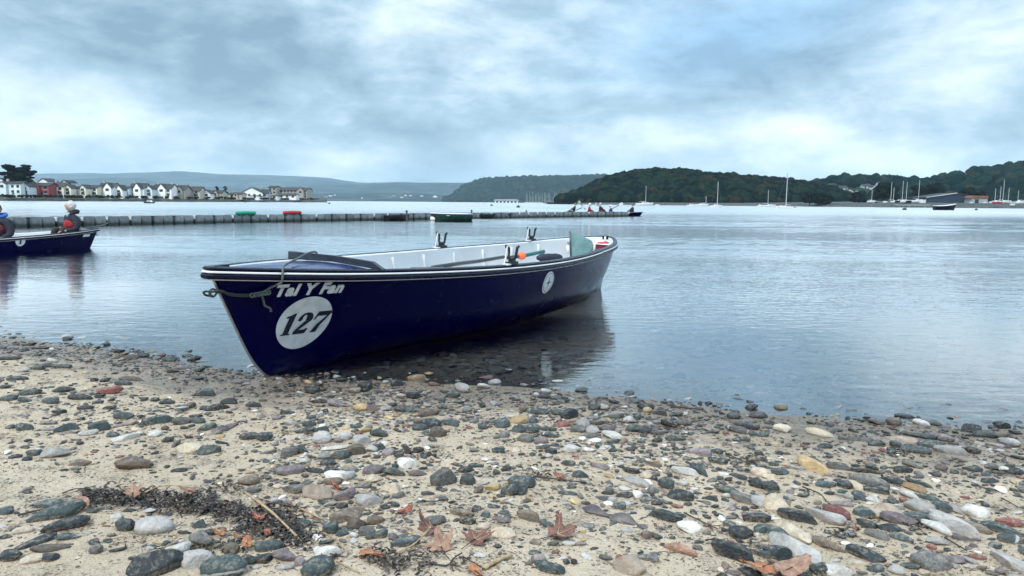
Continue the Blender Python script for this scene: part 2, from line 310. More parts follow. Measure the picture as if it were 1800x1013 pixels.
def sand_mat():
    m = bpy.data.materials.new('wet_and_dry_sand'); m.use_nodes = True; t = NT(m.node_tree); b = t.n['Principled BSDF']
    wet, g = wetness(t)
    sp = t.new('ShaderNodeSeparateXYZ'); t.put(sp.inputs[0], g)
    f1 = t.noise(g, 1.1, 5, 0.6); f2 = t.noise(g, 9, 5, 0.65); f3 = t.noise(g, 420, 2, 0.6); f4 = t.noise(g, 95, 4, 0.7)
    c = t.mix(t.mr(f1, 0.35, 0.7), (0.56, 0.465, 0.35), (0.45, 0.37, 0.27))
    c = t.mix(t.mr(f2, 0.45, 0.8, 0, 0.6), c, (0.30, 0.24, 0.17))
    c = t.mix(t.mr(f3, 0.56, 0.68, 0, 0.6), c, (0.13, 0.11, 0.10))
    c = t.mix(t.mr(f3, 0.40, 0.30, 0, 0.5), c, (0.68, 0.62, 0.52))
    c = t.mix(t.mr(t.math('ADD', f4, t.math('MULTIPLY', t.math('SUBTRACT', f2, 0.5), 0.8)), 0.54, 0.66, 0, 0.8), c, (0.10, 0.08, 0.068))
    c = t.mix(wet, c, t.mix(1.0, c, (0.42, 0.41, 0.42), 'MULTIPLY'))
    sea = t.mr(sp.outputs[2], -0.35, -1.6, 0.0, 1.0)  # sand painted darker with depth, standing in for light absorbed by the water
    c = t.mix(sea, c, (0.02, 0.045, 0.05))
    t.put(b.inputs['Base Color'], c); t.put(b.inputs['Roughness'], t.mr(wet, 0, 1, 0.9, 0.38, False))
    hh = t.math('ADD', t.math('MULTIPLY', f3, 0.2), t.math('ADD', t.math('MULTIPLY', f4, 0.6), t.math('MULTIPLY', t.noise(g, 26, 4, 0.6), 1.5)))
    t.put(b.inputs['Normal'], t.bump(hh, 1.0, 0.016)); return m
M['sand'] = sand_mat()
def water_mat():
    m = bpy.data.materials.new('sea_water'); m.use_nodes = True; t = NT(m.node_tree); t.n.clear()
    o = t.new('ShaderNodeOutputMaterial'); g = t.new('ShaderNodeNewGeometry').outputs['Position']
    sp = t.new('ShaderNodeSeparateXYZ'); t.put(sp.inputs[0], g); y = sp.outputs[1]
    gr = t.vmath('MULTIPLY', g, (1, 1, 0))
    patch = t.mr(t.noise(t.scale(gr, (0.018, 0.055, 1)), 1.0, 4, 0.55, 0.5), 0.42, 0.60, 0.30, 1.4)
    fine = t.noise(t.scale(gr, (4.0, 9.0, 1)), 1.0, 3, 0.55, 0.3)
    iso = t.noise(gr, 5.0, 3, 0.5, 0.3)
    mid = t.noise(t.scale(gr, (0.8, 2.6, 1)), 1.0, 3, 0.5, 0.4)
    off = t.mr(y, 60, 160, 0.0, 1.0)
    h = t.math('ADD', t.math('MULTIPLY', fine, t.math('MULTIPLY', 0.010, t.mr(y, 4, 20, 0.9, 1.6))), t.math('MULTIPLY', mid, t.math('MULTIPLY', 0.08, off)))
    h = t.math('ADD', h, t.math('MULTIPLY', iso, t.mr(y, 8, 30, 0.0, 0.012))); h = t.math('MULTIPLY', h, patch)
    nrm = t.bump(h, 1.0, 1.0)
    fr = t.new('ShaderNodeFresnel'); fr.inputs['IOR'].default_value = 1.6; t.put(fr.inputs['Normal'], nrm); frf = t.math('MULTIPLY', fr.outputs[0], 1.55, clamp=True)
    gl = t.new('ShaderNodeBsdfGlossy'); gl.inputs['Color'].default_value = (1, 1, 1, 1); t.put(gl.inputs['Roughness'], t.math('ADD', t.mr(y, 5, 30, 0.02, 0.06), t.mr(y, 30, 120, 0.0, 0.20))); t.put(gl.inputs['Normal'], nrm)
    tr = t.new('ShaderNodeBsdfTransparent'); tr.inputs['Color'].default_value = (0.82, 0.88, 0.89, 1)
    mx = t.new('ShaderNodeMixShader'); t.put(mx.inputs[0], frf); t.l.new(tr.outputs[0], mx.inputs[1]); t.l.new(gl.outputs[0], mx.inputs[2])
    t.l.new(mx.outputs[0], o.inputs[0]); return m
M['water'] = water_mat()
# ------------------------------------------------------------------ beach ground and water
SHX = np.array([-60, -20, -9, -6, -4.18, -3.4, -2.77, -2.2, -1.81, -1.52, -1.09, -0.54, 0.0, 0.35, 0.67, 1.14, 1.55, 2.12, 2.66, 4.5, 9, 20, 60])
SHY = np.array([14, 9.5, 7.2, 6.25, 5.74, 5.55, 5.24, 4.92, 4.72, 4.56, 4.47, 4.42, 4.36, 4.2, 4.06, 3.93, 3.76, 3.66, 3.58, 3.4, 3.2, 2.5, -4])
def ysh(x): return np.interp(x, SHX, SHY)
def G(x, y):
    x = np.asarray(x, float); y = np.asarray(y, float)
    d = ysh(x) + 0.10 * fbm(x * 1.7, y * 0 + 3, 5, 3) - y
    z = np.where(d > 0, 0.042 * d, np.where(d > -4, 0.055 * d, -0.22 + 0.10 * (d + 4)))
    z = np.maximum(z, -3.0)
    z = np.where(d > 12, 0.5 + (d - 12) * 0.02, z)
    amp = np.clip(d * 0.6 + 0.35, 0.25, 1.0)
    z = z + amp * (0.035 * fbm(x * 1.3, y * 1.7, 21, 3) + 0.020 * fbm(x * 6, y * 8, 31, 3)) * np.where(d > -6, 1, 0.3)
    return z
def gp(px, py, add=0.0):             # where the sight line through a photograph point meets the beach
    z = 0.05
    for _ in range(12):
        p = at(px, py, z + add); z = float(G(p.x, p.y))
    return Vector((p.x, p.y, z))
def spaced(edges):                   # list of (start, end, step)
    v = []
    for a, b, s in edges: v += list(np.arange(a, b - 1e-6, s))
    return np.array(v + [edges[-1][1]])
def grid_mesh(name, X, Y, Z, smooth=True):
    ny, nx = X.shape; V = np.stack([X, Y, Z], -1).reshape(-1, 3)
    i = np.arange(ny * nx).reshape(ny, nx); Fq = np.stack([i[:-1, :-1], i[:-1, 1:], i[1:, 1:], i[1:, :-1]], -1).reshape(-1, 4)
    return mesh_np(name, V, Fq, smooth)
xs = spaced([(-60, -20, 4), (-20, -6, 0.5), (-6, -3, 0.05), (-3, 3, 0.018), (3, 6, 0.05), (6, 20, 0.5), (20, 60, 4)])
ys = spaced([(-40, -4, 3), (-4, 1.4, 0.3), (1.4, 4.8, 0.018), (4.8, 7, 0.05), (7, 14, 0.35), (14, 60, 3)])
X, Y = np.meshgrid(xs, ys); Z = G(X, Y) + 0.013 * fbm(X * 22, Y * 26, 77, 3) * np.clip((ysh(X) - Y) * 4, 0, 1)
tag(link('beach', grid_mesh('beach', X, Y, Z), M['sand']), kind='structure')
xs = np.array([-14000, -3000, -60, 60, 3000, 14000.]); ys = np.array([60, 300, 1500, 14000.])
X, Y = np.meshgrid(xs, ys); Z = np.full_like(X, -3.0)
M['bed'] = pmat('dark_seabed', (0.02, 0.045, 0.05), 0.9, 0.3, 0.2)  # carries on the painted depth darkening of the sand as one tone
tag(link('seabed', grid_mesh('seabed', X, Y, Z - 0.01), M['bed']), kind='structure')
# open water: real wave relief out to 150 m, a flat sheet beyond
ry = np.concatenate([[2.0], 3.0 * (150 / 3.0) ** np.linspace(0, 1, 1050)]); fx = np.concatenate([[-1.6, -1.1], np.linspace(-0.86, 0.86, 430), [1.1, 1.6]])
Y = np.repeat(ry[:, None], len(fx), 1); X = fx[None, :] * (Y + 3.0)
dsh = np.clip((Y - ysh(X)) / 9.0, 0, 1); calm = np.clip((vn(X * .05 + 7, Y * .11 + 2, 91) * .6 + vn(X * .16, Y * .34, 92) * .4 - .26) * 2.6, .12, 1.15)
wx, wy = X + .35 * Y * .15, Y + .10 * X + .8 * fbm(X * .15, Y * .15, 93, 2)
Zw = .0022 * fbm(wx * 2.6, wy * 8.0, 94, 2) + dsh * calm * (.010 * fbm(wx * 1.5, wy * 4.6, 95, 3) + .030 * fbm(wx * .42, wy * 1.5, 96, 3) + .045 * fbm(wx * .12, wy * .45, 97, 3))
edge = np.clip((150 - Y) / 12, 0, 1) * np.clip((1.6 - np.abs(fx))[None, :] / .5, 0, 1); Zw = Zw * (1 + .9 * np.clip((Y - 14) / 12, 0, 1)) * edge * np.clip((Y - 2.5) * 2, 0, 1)
tag(link('water', grid_mesh('water', X, Y, Zw), M['water']), kind='structure')
zz = lambda x, y: tag(link('water', grid_mesh('water', *np.meshgrid(np.array(x, float), np.array(y, float)), np.zeros((len(y), len(x))), False), M['water']), kind='structure')
zz([-14000, -3000, -244.8, 0, 244.8, 3000, 14000], [150, 400, 2000, 14000])
for sg in (-1, 1):
    V = [(sg * 14000, -4000, 0), (sg * 14000, 150, 0), (sg * 244.8, 150, 0), (sg * 8.0, 2, 0), (sg * 8.0, -4000, 0)]; V = V if sg < 0 else V[::-1]
    tag(link('water', mesh_np('water', V, [tuple(range(5))]), M['water']), kind='structure')
# ------------------------------------------------------------------ the longboats
BL, RK, RS = 6.314, 0.484, 0.20
_bx = np.array([0, .1, .25, .5, .75, .92, 1]); _by = np.array([.018, .299, .53, .692, .553, .308, .03])
_bm = np.gradient(_by, _bx); _bm[0] = (_by[1] - _by[0]) / .1 * 1.2; _bm[-1] = -5.5
_zc = np.polyfit([0, .33, .66, 1], [.758, .661, .640, .704], 3)
def beam(u):
    u = np.clip(u, 0, 1); i = np.clip(np.searchsorted(_bx, u) - 1, 0, 5); h = _bx[i + 1] - _bx[i]; s = (u - _bx[i]) / h
    return (2*s**3-3*s**2+1)*_by[i] + (s**3-2*s**2+s)*h*_bm[i] + (-2*s**3+3*s**2)*_by[i+1] + (s**3-s**2)*h*_bm[i+1]
def sheer(u): return np.polyval(_zc, u)
def hullp(u, h, sgn, inset=0.0):     # sgn -1: the side towards the camera (local -y)
    u = np.asarray(u, float); h = np.asarray(h, float)
    pf = 1 - (0.80 * (1 - h) + 0.20 * (1 - h) ** 9)
    s = u * BL * pf + (1 - pf) * (RK + u * (BL - RK - RS))
    zk = -0.10 * np.clip(u * 2.2, 0, 1) - 0.022 * (1 - np.clip(u * 6, 0, 1))
    z = zk + (sheer(u) - zk) * h
    t = np.clip(u / 0.38, 0, 1); t = t * t * (3 - 2 * t); t2 = np.clip((1 - u) / 0.22, 0, 1); t = t * (0.35 + 0.65 * t2)
    wv = (1 - t) * h ** 0.9 + t * (1 - (1 - h) ** 2.4) ** 0.62
    b = np.maximum(beam(u) * wv - inset, 0.004) + 0.008
    return np.stack([s + 0 * h, sgn * b, z], -1)
def hull_at(s, h, sgn):              # invert station for a wanted s at height h
    lo, hi = 0.0, 1.0
    for _ in range(30):
        m = (lo + hi) / 2
        if float(hullp(m, h, sgn)[0]) < s: lo = m
        else: hi = m
    return lo
def hull_out(u, h, sgn, off):        # point lifted off the planking by off
    e = 1e-3; p = hullp(u, h, sgn); a = hullp(min(u + e, 1), h, sgn) - hullp(max(u - e, 0), h, sgn); b = hullp(u, min(h + e, 1), sgn) - hullp(u, max(h - e, 0), sgn)
    n = np.cross(a, b) * (1 if sgn < 0 else -1); n /= (np.linalg.norm(n) + 1e-12)
    if n[1] * sgn < 0: n = -n
    return p + n * off
def usamples(n, u0=0.0): return u0 + (1 - u0) * (1 - np.cos(np.linspace(0, np.pi, n))) / 2
def gunloop(off=0.0, n=90, u0=0.0, closed=True):
    us = usamples(n, u0); a = hullp(us, 1.0, -1); b = hullp(us[::-1], 1.0, 1)
    P = np.concatenate([a, b]); return P
def rail(name, parent, mat, o0, o1, z0, z1):
    P = gunloop(); n = len(P); t = np.roll(P, -1, 0) - np.roll(P, 1, 0); t[:, 2] = 0; t /= np.linalg.norm(t, axis=1)[:, None] + 1e-9
    nn = np.stack([t[:, 1], -t[:, 0], 0 * t[:, 0]], 1)      # loop runs bow -> stern on -y then back: outward is to the right
    V = []; Fs = []
    c = 0.25 * (o1 - o0)
    sec = [(o0, z0), (o1 - c, z0), (o1, z0 + min(c, (z1 - z0) * .3)), (o1, z1 - min(c, (z1 - z0) * .3)), (o1 - c, z1), (o0, z1)]; k = len(sec)
    for i in range(n):
        for o, z in sec: V.append(P[i] + nn[i] * o + np.array([0, 0, z]))
    for i in range(n):
        j = (i + 1) % n
        for q in range(k): q2 = (q + 1) % k; Fs.append((i * k + q, j * k + q, j * k + q2, i * k + q2))
    return link(name, mesh_np(name, np.array(V), Fs, False), mat, parent)
def strip_mesh(name, A, B, mat, parent, smooth=True):      # ruled surface between two polylines
    return link(name, grid_mesh(name, *[np.stack([A[:, k], B[:, k]]) for k in range(3)], smooth), mat, parent)
def text_mesh(txt, size, shear=0.0, offset=0.0, spacing=1.0):
    cu_ = bpy.data.curves.new('t', 'FONT'); cu_.body = txt; cu_.size = size; cu_.shear = shear; cu_.offset = offset; cu_.space_character = spacing
    cu_.align_x = 'CENTER'; cu_.align_y = 'CENTER'; cu_.resolution_u = 4
    o = bpy.data.objects.new('t', cu_); COL.objects.link(o); bpy.context.view_layer.update()
    me = bpy.data.meshes.new_from_object(o.evaluated_get(bpy.context.evaluated_depsgraph_get()))
    bpy.data.objects.remove(o); bpy.data.curves.remove(cu_); return me
def decal(name, me, mats, parent, s0, z0, off, sgn=-1, rot=0.0, cut=0.03):
    """wraps flat shapes (x along the boat, y up) round the planking, a little proud of it"""
    bm = bmesh.new(); bm.from_mesh(me)
    bmesh.ops.triangulate(bm, faces=bm.faces[:])
    for _ in range(3):
        es = [e for e in bm.edges if e.calc_length() > cut]
        if not es: break
        bmesh.ops.subdivide_edges(bm, edges=es, cuts=1); bmesh.ops.triangulate(bm, faces=[f for f in bm.faces if len(f.verts) > 3])
    ca, sa = math.cos(rot), math.sin(rot)
    for v in bm.verts:
        x, y = v.co.x * ca - v.co.y * sa, v.co.x * sa + v.co.y * ca
        s = s0 + (x if sgn < 0 else -x); z = z0 + y; u = np.clip((s - 0.1) / BL, 0, 1)
        for _ in range(4):
            zk = float(hullp(u, 0.0, sgn)[2]); h = np.clip((z - zk) / (float(sheer(u)) - zk), 0, 1); u = hull_at(s, h, sgn)
        p = hull_out(u, h, sgn, off); v.co = p
    bm.normal_update()
    o_me = bpy.data.meshes.new(name); bm.to_mesh(o_me); bm.free()
    return link(name, o_me, mats, parent)
def poly_mesh(polys):
    me = bpy.data.meshes.new('p'); V = []; Fs = []
    for p in polys: b = len(V); V += [(x, y, 0) for x, y in p]; Fs.append(tuple(range(b, b + len(p))))
    me.from_pydata(V, [], Fs); return me
def ellipse(rx, ry, n=40, cx=0, cy=0): return [(cx + rx * math.cos(6.28318 * k / n), cy + ry * math.sin(6.28318 * k / n)) for k in range(n)]
# heavy italic numerals, drawn by hand (unit height, before the slant)
def slant(p, k=0.18): return [(x + y * k, y) for x, y in p]
def arc(cx, cy, rx, ry, a0, a1, n=14): return [(cx + rx * math.cos(R(a0 + (a1 - a0) * i / n)), cy + ry * math.sin(R(a0 + (a1 - a0) * i / n))) for i in range(n + 1)]
def band(o, i): return [[o[k], o[k + 1], i[k + 1], i[k]] for k in range(len(o) - 1)]
DIG = {
 '1': [[(.13, 0), (.39, 0), (.39, 1.0), (.13, .80)], [(0, .80), (.14, .80), (.39, 1.0), (.30, 1.0), (.12, .90), (0, .88)], [(.04, 0), (.48, 0), (.48, .06), (.04, .06)]],
 '2': band(arc(.33, .69, .33, .31, 165, -22), arc(.27, .69, .09, .21, 165, -22)) + [[(.63, .575), (.36, .60), (.02, .15), (.02, .0), (.16, .13)], [(.02, 0), (.60, 0), (.66, .22), (.56, .26), (.50, .19), (.10, .19), (.02, .13)]] + [ellipse(.10, .10, 14, .10, .70)],
 '7': [[(.02, 1.0), (.68, 1.0), (.68, .88), (.60, .78), (.08, .78), (.02, .62), (-.05, .62)], [(.68, .90), (.40, .32), (.36, 0), (.08, 0), (.20, .34), (.52, .80)]]}
def digits(txt, hgt):
    out = []; x = 0
    for ch in txt:
        for p in DIG[ch]: out.append([((a + x - 0.95) * hgt, (b - 0.5) * hgt) for a, b in slant(p)])
        x += {'1': .58, '2': .78, '7': .70}[ch]
    return out
def surf_grid(us, hs, sgn, inset=0.0):
    U, Hh = np.meshgrid(us, hs); return hullp(U, Hh, sgn, inset)
def make_hull(root):
    us = usamples(64); hs = 1 - (1 - np.linspace(0, 1, 18)) ** 1.3
    a = surf_grid(us, hs, -1); b = surf_grid(us, hs, 1)
    ny, nx = a.shape[:2]; i = np.arange(ny * nx).reshape(ny, nx); n0 = ny * nx
    Fs = np.stack([i[:-1, :-1], i[:-1, 1:], i[1:, 1:], i[1:, :-1]], -1).reshape(-1, 4).tolist()
    Fb = (np.stack([i[:-1, :-1], i[1:, :-1], i[1:, 1:], i[:-1, 1:]], -1) + n0).reshape(-1, 4).tolist()
    for k in range(ny - 1):
        Fs.append((i[k, 0] + n0, i[k, 0], i[k + 1, 0], i[k + 1, 0] + n0)); Fs.append((i[k, -1], i[k, -1] + n0, i[k + 1, -1] + n0, i[k + 1, -1]))
    for k in range(nx - 1): Fs.append((i[0, k], i[0, k] + n0, i[0, k + 1] + n0, i[0, k + 1]))
    Fs = [tuple(int(q) for q in f) for f in Fs]
    return link('hull', mesh_np('hull', np.concatenate([a.reshape(-1, 3), b.reshape(-1, 3)]), Fs + [tuple(int(q) for q in f) for f in Fb], True), M['hull'], root)
def make_longboat(root, full=True):
    fd = .165 if full else .07
    hull = make_hull(root)
    # bright keel band up the stem
    kb = MB(); hs = np.linspace(0.0, 0.90, 22); P = hullp(0 * hs, hs, -1); P[:, 1] = 0; P[:, 0] -= 0.008
    kb.tube([tuple(p) for p in P], 0.008, 6); kb.build('stem_band', M['metal'], root, True)
    rail('gunwale_cap', root, M['rail'], -0.035, 0.020, -0.016, 0.004)
    rail('white_rubbing_strip', root, M['white'], 0.0, 0.027, -0.032, -0.0185)
    rail('rubbing_rail', root, M['rail'], 0.0, 0.034, -0.066, -0.0365)
    rail('white_pinstripe', root, M['white'], 0.0, 0.016, -0.074, -0.0665)
    # white inner skin, split into its two sides
    us = usamples(50, 0.0) * 0.955 + 0.035; hs = np.linspace(0.30, 0.985, 10)
    for sgn in (-1, 1):
        g_ = surf_grid(us, hs, sgn, 0.045); o = link('inner_side', grid_mesh('inner_side', g_[..., 0], g_[..., 1], g_[..., 2]), M['liner'], root)
        lip = strip_mesh('inwale', g_[-1], g_[-1] + np.array([0, sgn * 0.012, 0.012]), M['white'], root)
    a = surf_grid(us, np.array([0.31]), -1, 0.045)[0]; b = surf_grid(us, np.array([0.31]), 1, 0.045)[0]
    strip_mesh('sole', a, b, M['liner'], root, False)
    # frames against the skin
    for u in np.arange(0.22, 0.90, 0.085):
        for sgn in (-1, 1):
            hs2 = np.linspace(0.32, 0.94, 7); o_ = hullp(u + 0 * hs2, hs2, sgn, 0.040); i_ = hullp(u + 0 * hs2, hs2, sgn, 0.062)
            V = []; Fs = []
            for k in range(7):
                for P_, dd in ((o_, -0.02), (i_, -0.009), (i_, 0.009), (o_, 0.02)): V.append(P_[k] + np.array([dd, 0, 0]))
            for k in range(6):
                for q in range(3): Fs.append((k * 4 + q, k * 4 + q + 1, k * 4 + q + 5, k * 4 + q + 4))
            Fs.append((24, 25, 26, 27)); link('frame', mesh_np('frame', np.array(V), Fs, True), M['liner'], root)
    # thwarts
    for u in (0.27, 0.41, 0.55, 0.69):
        bw = float(hullp(u - .03, 0.55, 1, 0.07)[1]); MB().box((u * BL, 0, 0.37), (0.24, bw * 2, 0.025)).build('thwart', M['white'], root)
        MB().box((u * BL, 0, 0.25), (0.05, 0.25, 0.21)).build('thwart_support', M['white'], root)
    # fore deck
    n = 26; ud = np.linspace(0.002, fd, n); rows = []
    for k in np.linspace(-1, 1, 13):
        b_ = beam(ud) - 0.012; rows.append(np.stack([ud * BL, k * b_, sheer(ud) - 0.012 + 0.024 * (1 - k * k) * np.clip(b_ / .25, 0, 1)], -1))
    rows = np.array(rows); link('fore_deck', grid_mesh('fore_deck', rows[..., 0], rows[..., 1], rows[..., 2]), M['deck'], root)
    # bulkhead below the deck edge
    e = rows[:, -1]; strip_mesh('deck_bulkhead', e, e * np.array([1, .5, 1]) - np.array([0, 0, .25]), M['liner'], root)
    if full: _breakwater(root)
    _stern(root); return hull
def _breakwater(root):
    # breakwater: dark board standing across the after edge of the deck, its near end cut to a slope
    bb = float(beam(.163)); zs = float(sheer(.163)); s0 = .163 * BL
    poly = [(bb + .02, 0.0), (bb + .02, .056), (0.0, .062), (-bb + .06, .050), (-bb - .035, .006), (-bb - .035, -.004), (-bb + .08, .004), (0, .018), (bb, .0)]
    MB().prism(poly, (0, 1, 0), (0, 0, 1), (s0, 0, zs + 0.0), (0.035, 0, 0)).build('breakwater', M['board'], root)
def _stern(root):
    # stern deck
    ud = np.linspace(0.90, 0.998, 14); rows = []
    for k in np.linspace(-1, 1, 7):
        b_ = np.maximum(beam(ud) - 0.03, .01); rows.append(np.stack([ud * BL, k * b_, sheer(ud) - 0.045], -1))
    rows = np.array(rows); link('stern_deck', grid_mesh('stern_deck', rows[..., 0], rows[..., 1], rows[..., 2]), M['liner'], root)
    # stem eye bolt
    hh = 0.80; p = hullp(0, hh, -1); eb = MB()
    eb.tube([(p[0] + .02, 0, p[2]), (p[0] - .03, 0, p[2])], .009, 8)
    eb.tube([(p[0] - .052 + .024 * math.cos(a), .0, p[2] + .024 * math.sin(a)) for a in np.linspace(0, 6.283, 17)], .006, 6, cap=False)
    eb.build('eye_bolt', M['galv'], root, True)
def rowlock(root, u, sgn, white=False):
    s = u * BL; y = sgn * (float(beam(u)) - 0.005); z = float(sheer(u)) + .004
    b = MB(); b.box((s, y, z + .012), (.13, .055, .022)); b.box((s, y, z + .035), (.05, .045, .03)); o = b.build('rowlock', M['black'], root)
    f = MB(); a_ = [(-.060, 0, .165), (-.052, 0, .145), (-.030, 0, .135), (-.028, 0, .10), (-.030, 0, .06), (0, 0, .048), (.030, 0, .06), (.034, 0, .10), (.040, 0, .145), (.058, 0, .16)]
    f.tube([(s + q[0] * .42, y - q[0] * .9, z + q[2]) for q in a_], [.010, .014, .013, .011, .012, .013, .012, .012, .013, .010], 8); f.build('rowlock_fork', M['black'], o, True)
    g_ = MB(); g_.prism([(-.070, .01), (-.052, .01), (-.026, .150), (-.034, .155)], (1, 0, 0), (0, 0, 1), (s, y + .03, z), (0, .008, 0)); g_.build('rowlock_pin_plate', M['white'], o)
    b2 = MB(); b2.box((s - .09, y, z + .006), (.05, .06, .010)); b2.build('rowlock_pad', M['white'], o)
    return o
TH = 0.509
BX, BY = -1.8134, 4.1809
boat = empty('rowing_boat', (BX, BY, 0), math.pi / 2 - TH, 0.043)
tag(boat, 'dark blue longboat numbered 127 beached with its bow on the sand', 'rowing boat')
hull = make_longboat(boat)
BM = Matrix.Translation((BX, BY, 0)) @ Euler((0.043, 0, math.pi / 2 - TH)).to_matrix().to_4x4(); BI = BM.inverted()
for u, sgn in ((0.395, -1), (0.535, 1), (0.80, 1), (0.68, -1)): 
    if (u, sgn) != (0.68, -1): rowlock(boat, u, sgn)
def near_hull(px, py, mat=None, sgn=-1):               # (s, z) of the planking seen at a photograph point
    mt = np.array(mat or BM); U, Hh = np.meshgrid(np.linspace(0, 1, 241), np.linspace(0.02, 1, 80)); P = hullp(U, Hh, sgn) @ mt[:3, :3].T + mt[:3, 3] - np.array([0, 0, CAM_H])
    q = P @ np.array(cf); e = (900 + FOC * (P @ np.array(cr)) / q - px) ** 2 + (506.5 - FOC * (P @ np.array(cu)) / q - py) ** 2
    k = int(e.argmin()); return float(U.flat[k]), float(Hh.flat[k])
u, h = near_hull(536, 566); p = hullp(u, h, -1); DS, DZ = float(p[0]), float(p[2])
dm = poly_mesh([ellipse(.186, .186, 44)]); dk = decal('number_disc', dm, M['decal'], boat, DS, DZ, 0.003)
decal('number', poly_mesh(digits('127', .150)), M['ink'], dk, DS - .012, DZ + .0, 0.006, cut=.06)
u, h = near_hull(546, 504); p = hullp(u, h, -1)
nm = decal('name_lettering', text_mesh('Tal Y Fan', .102, 0.17, 0.0060, 1.12), M['decal'], boat, float(p[0]) + .01, float(p[2]) - .024, 0.003, cut=.05)
bm_ = [[(-.262 + x, .046 + y) for x, y in [(0, 0), (.07, 0), (.072, .008), (.002, .008)]]]
u, h = near_hull(964, 496); p = hullp(u, h, -1)
d2 = decal('compass_disc', poly_mesh([ellipse(.105, .105, 36)]), M['decal'], boat, float(p[0]), float(p[2]), 0.003)
ring = [[(a[0] * .9, a[1] * .9), (b[0] * .9, b[1] * .9), (b[0] * .84, b[1] * .84), (a[0] * .84, a[1] * .84)] for a, b in zip(ellipse(.1, .1, 36), ellipse(.1, .1, 36)[1:] + ellipse(.1, .1, 36)[:1])]
decal('compass_mark', poly_mesh(ring + [[(-.012, 0), (.0, -.07), (.012, 0), (.0, .07)], [(-.06, .0), (.0, -.01), (.06, .0), (.0, .01)]]), M['galv'], d2, float(p[0]), float(p[2]), 0.006, cut=.08)
# cox's seat back and its white stays near the stern
def bl(px, py, dist): return BI @ atd(px, py, dist)
def plate(name, pts, th, mat, parent, bul=0.0):
    P = [Vector(p) for p in pts]; n = (P[1] - P[0]).cross(P[2] - P[0]).normalized() * th; c = sum(P, Vector()) / len(P)
    b = MB(); b.add([p for p in P] + [p + n for p in P], [tuple(range(len(P)))[::-1], tuple(range(len(P), 2 * len(P)))] + [(i, (i + 1) % len(P), len(P) + (i + 1) % len(P), len(P) + i) for i in range(len(P))])
    return b.build(name, mat, parent)
sb = plate('seat_back', [bl(1002, 408, 8.75), bl(1004, 453, 8.75), bl(1034, 447, 8.95), bl(1041, 431, 9.0), bl(1040, 424, 9.0), bl(1020, 414, 8.85)], .014, M['seatback'], boat)
MB().tube([bl(1002, 407, 8.73), bl(1003.5, 454, 8.73)], .012, 6).build('seat_back_edge', M['galv'], sb, True)
MB().tube([bl(1046, 425, 9.1), bl(1044, 441, 9.1)], .016, 6).build('stern_post', M['white'], boat, True)
MB().tube([bl(1064, 416, 9.35), bl(1063, 424, 9.35)], .014, 6).build('stern_post', M['white'], boat, True)
MB().tube([bl(998, 432, 8.6), bl(998, 446, 8.6)], .02, 6).build('stern_post', M['white'], boat, True)
# things lying in the boat
def lie(name, mb, mat, label, cat, smooth=True):
    o = mb.build(name, mat, None, smooth); return tag(o, label, cat)
b = MB(); b.tube([atd(760, 471, 6.6), atd(800, 464.5, 7.0), atd(840, 459.5, 7.5), atd(886, 452, 8.0)], [.021, .021, .020, .019], 8)
b.box(tuple(atd(752, 472, 6.5)), (.30, .12, .015), rz=0.3)
lie('oar', b, M['oarshaft'], 'dark oar lying along the inside of the beached longboat', 'oar')
b = MB(); b.tube([atd(895, 453, 8.1), atd(925, 449, 8.35), atd(955, 443, 8.6)], [.013, .014, .015], 8)
oo = empty('oar', atd(925, 449, 8.35)); tag(oo, 'oar with teal grip beside the orange float in the beached longboat', 'oar')
for nm_, mt, seg in (('shaft', 'oarshaft', [(893, 453.5, 8.08), (922, 449.5, 8.32)]), ('grip', 'teal', [(923, 449.2, 8.33), (956, 442.5, 8.62)])):
    t_ = MB().tube([atd(*q) - oo.location for q in seg], .022, 8).build(nm_, M[mt], oo, True)
b = MB().ball(tuple(atd(917, 450, 8.25)), (.052, .045, .046), 2); lie('float', b, M['orange'], 'orange ball float lying in the beached longboat', 'float')
b = MB(); c = atd(966, 453, 8.3); a_ = TH
pts = [c + Vector((k, k * .35, 0)) for k in np.linspace(-.15, .15, 9)]; b.tube(pts, [.02, .042, .05, .048, .05, .046, .05, .042, .02], 10)
lie('dry_bag', b, M['darkbag'], 'dark rolled bag lying before the green seat back in the longboat', 'bag')
b = MB(); c = atd(1057, 432, 9.2); b.ball(tuple(c), (.085, .06, .05), 2); b.ball(tuple(c + Vector((.06, .03, .02))), (.05, .05, .035), 2)
lie('red_bag', b, M['red'], 'red bag stowed in the stern of the beached longboat', 'bag')
# bow painter
def ropepts(P, n=8):
    P = [Vector(p) for p in P]; o = []
    for i in range(len(P) - 1):
        p0, p1, p2, p3 = P[max(i - 1, 0)], P[i], P[i + 1], P[min(i + 2, len(P) - 1)]
        for k in range(n):
            t = k / n; o.append(0.5 * ((2 * p1) + (-p0 + p2) * t + (2 * p0 - 5 * p1 + 4 * p2 - p3) * t * t + (-p0 + 3 * p1 - 3 * p2 + p3) * t ** 3))
    return o + [P[-1]]
def hp(px, py, off=.02):
    u, h = near_hull(px, py); return BM @ Vector(hull_out(u, h, -1, off).tolist())
ey = BM @ Vector((float(hullp(0, .80, -1)[0]) - .055, 0, float(hullp(0, .80, -1)[2])))
knot = hp(456, 515, .022)
ro = empty('mooring_rope', ey); tag(ro, 'grey green rope knotted from the stem eye of the blue longboat over its bow', 'rope')
L_ = lambda P: [p - ey for p in P]
b = MB(); b.tube(L_(ropepts([ey + Vector((-.01, -.01, -.01)), ey + Vector((.01, -.03, .01)), hp(378, 513, .03), hp(400, 514.5, .018), hp(425, 515.5, .018), knot])), .0075, 7)
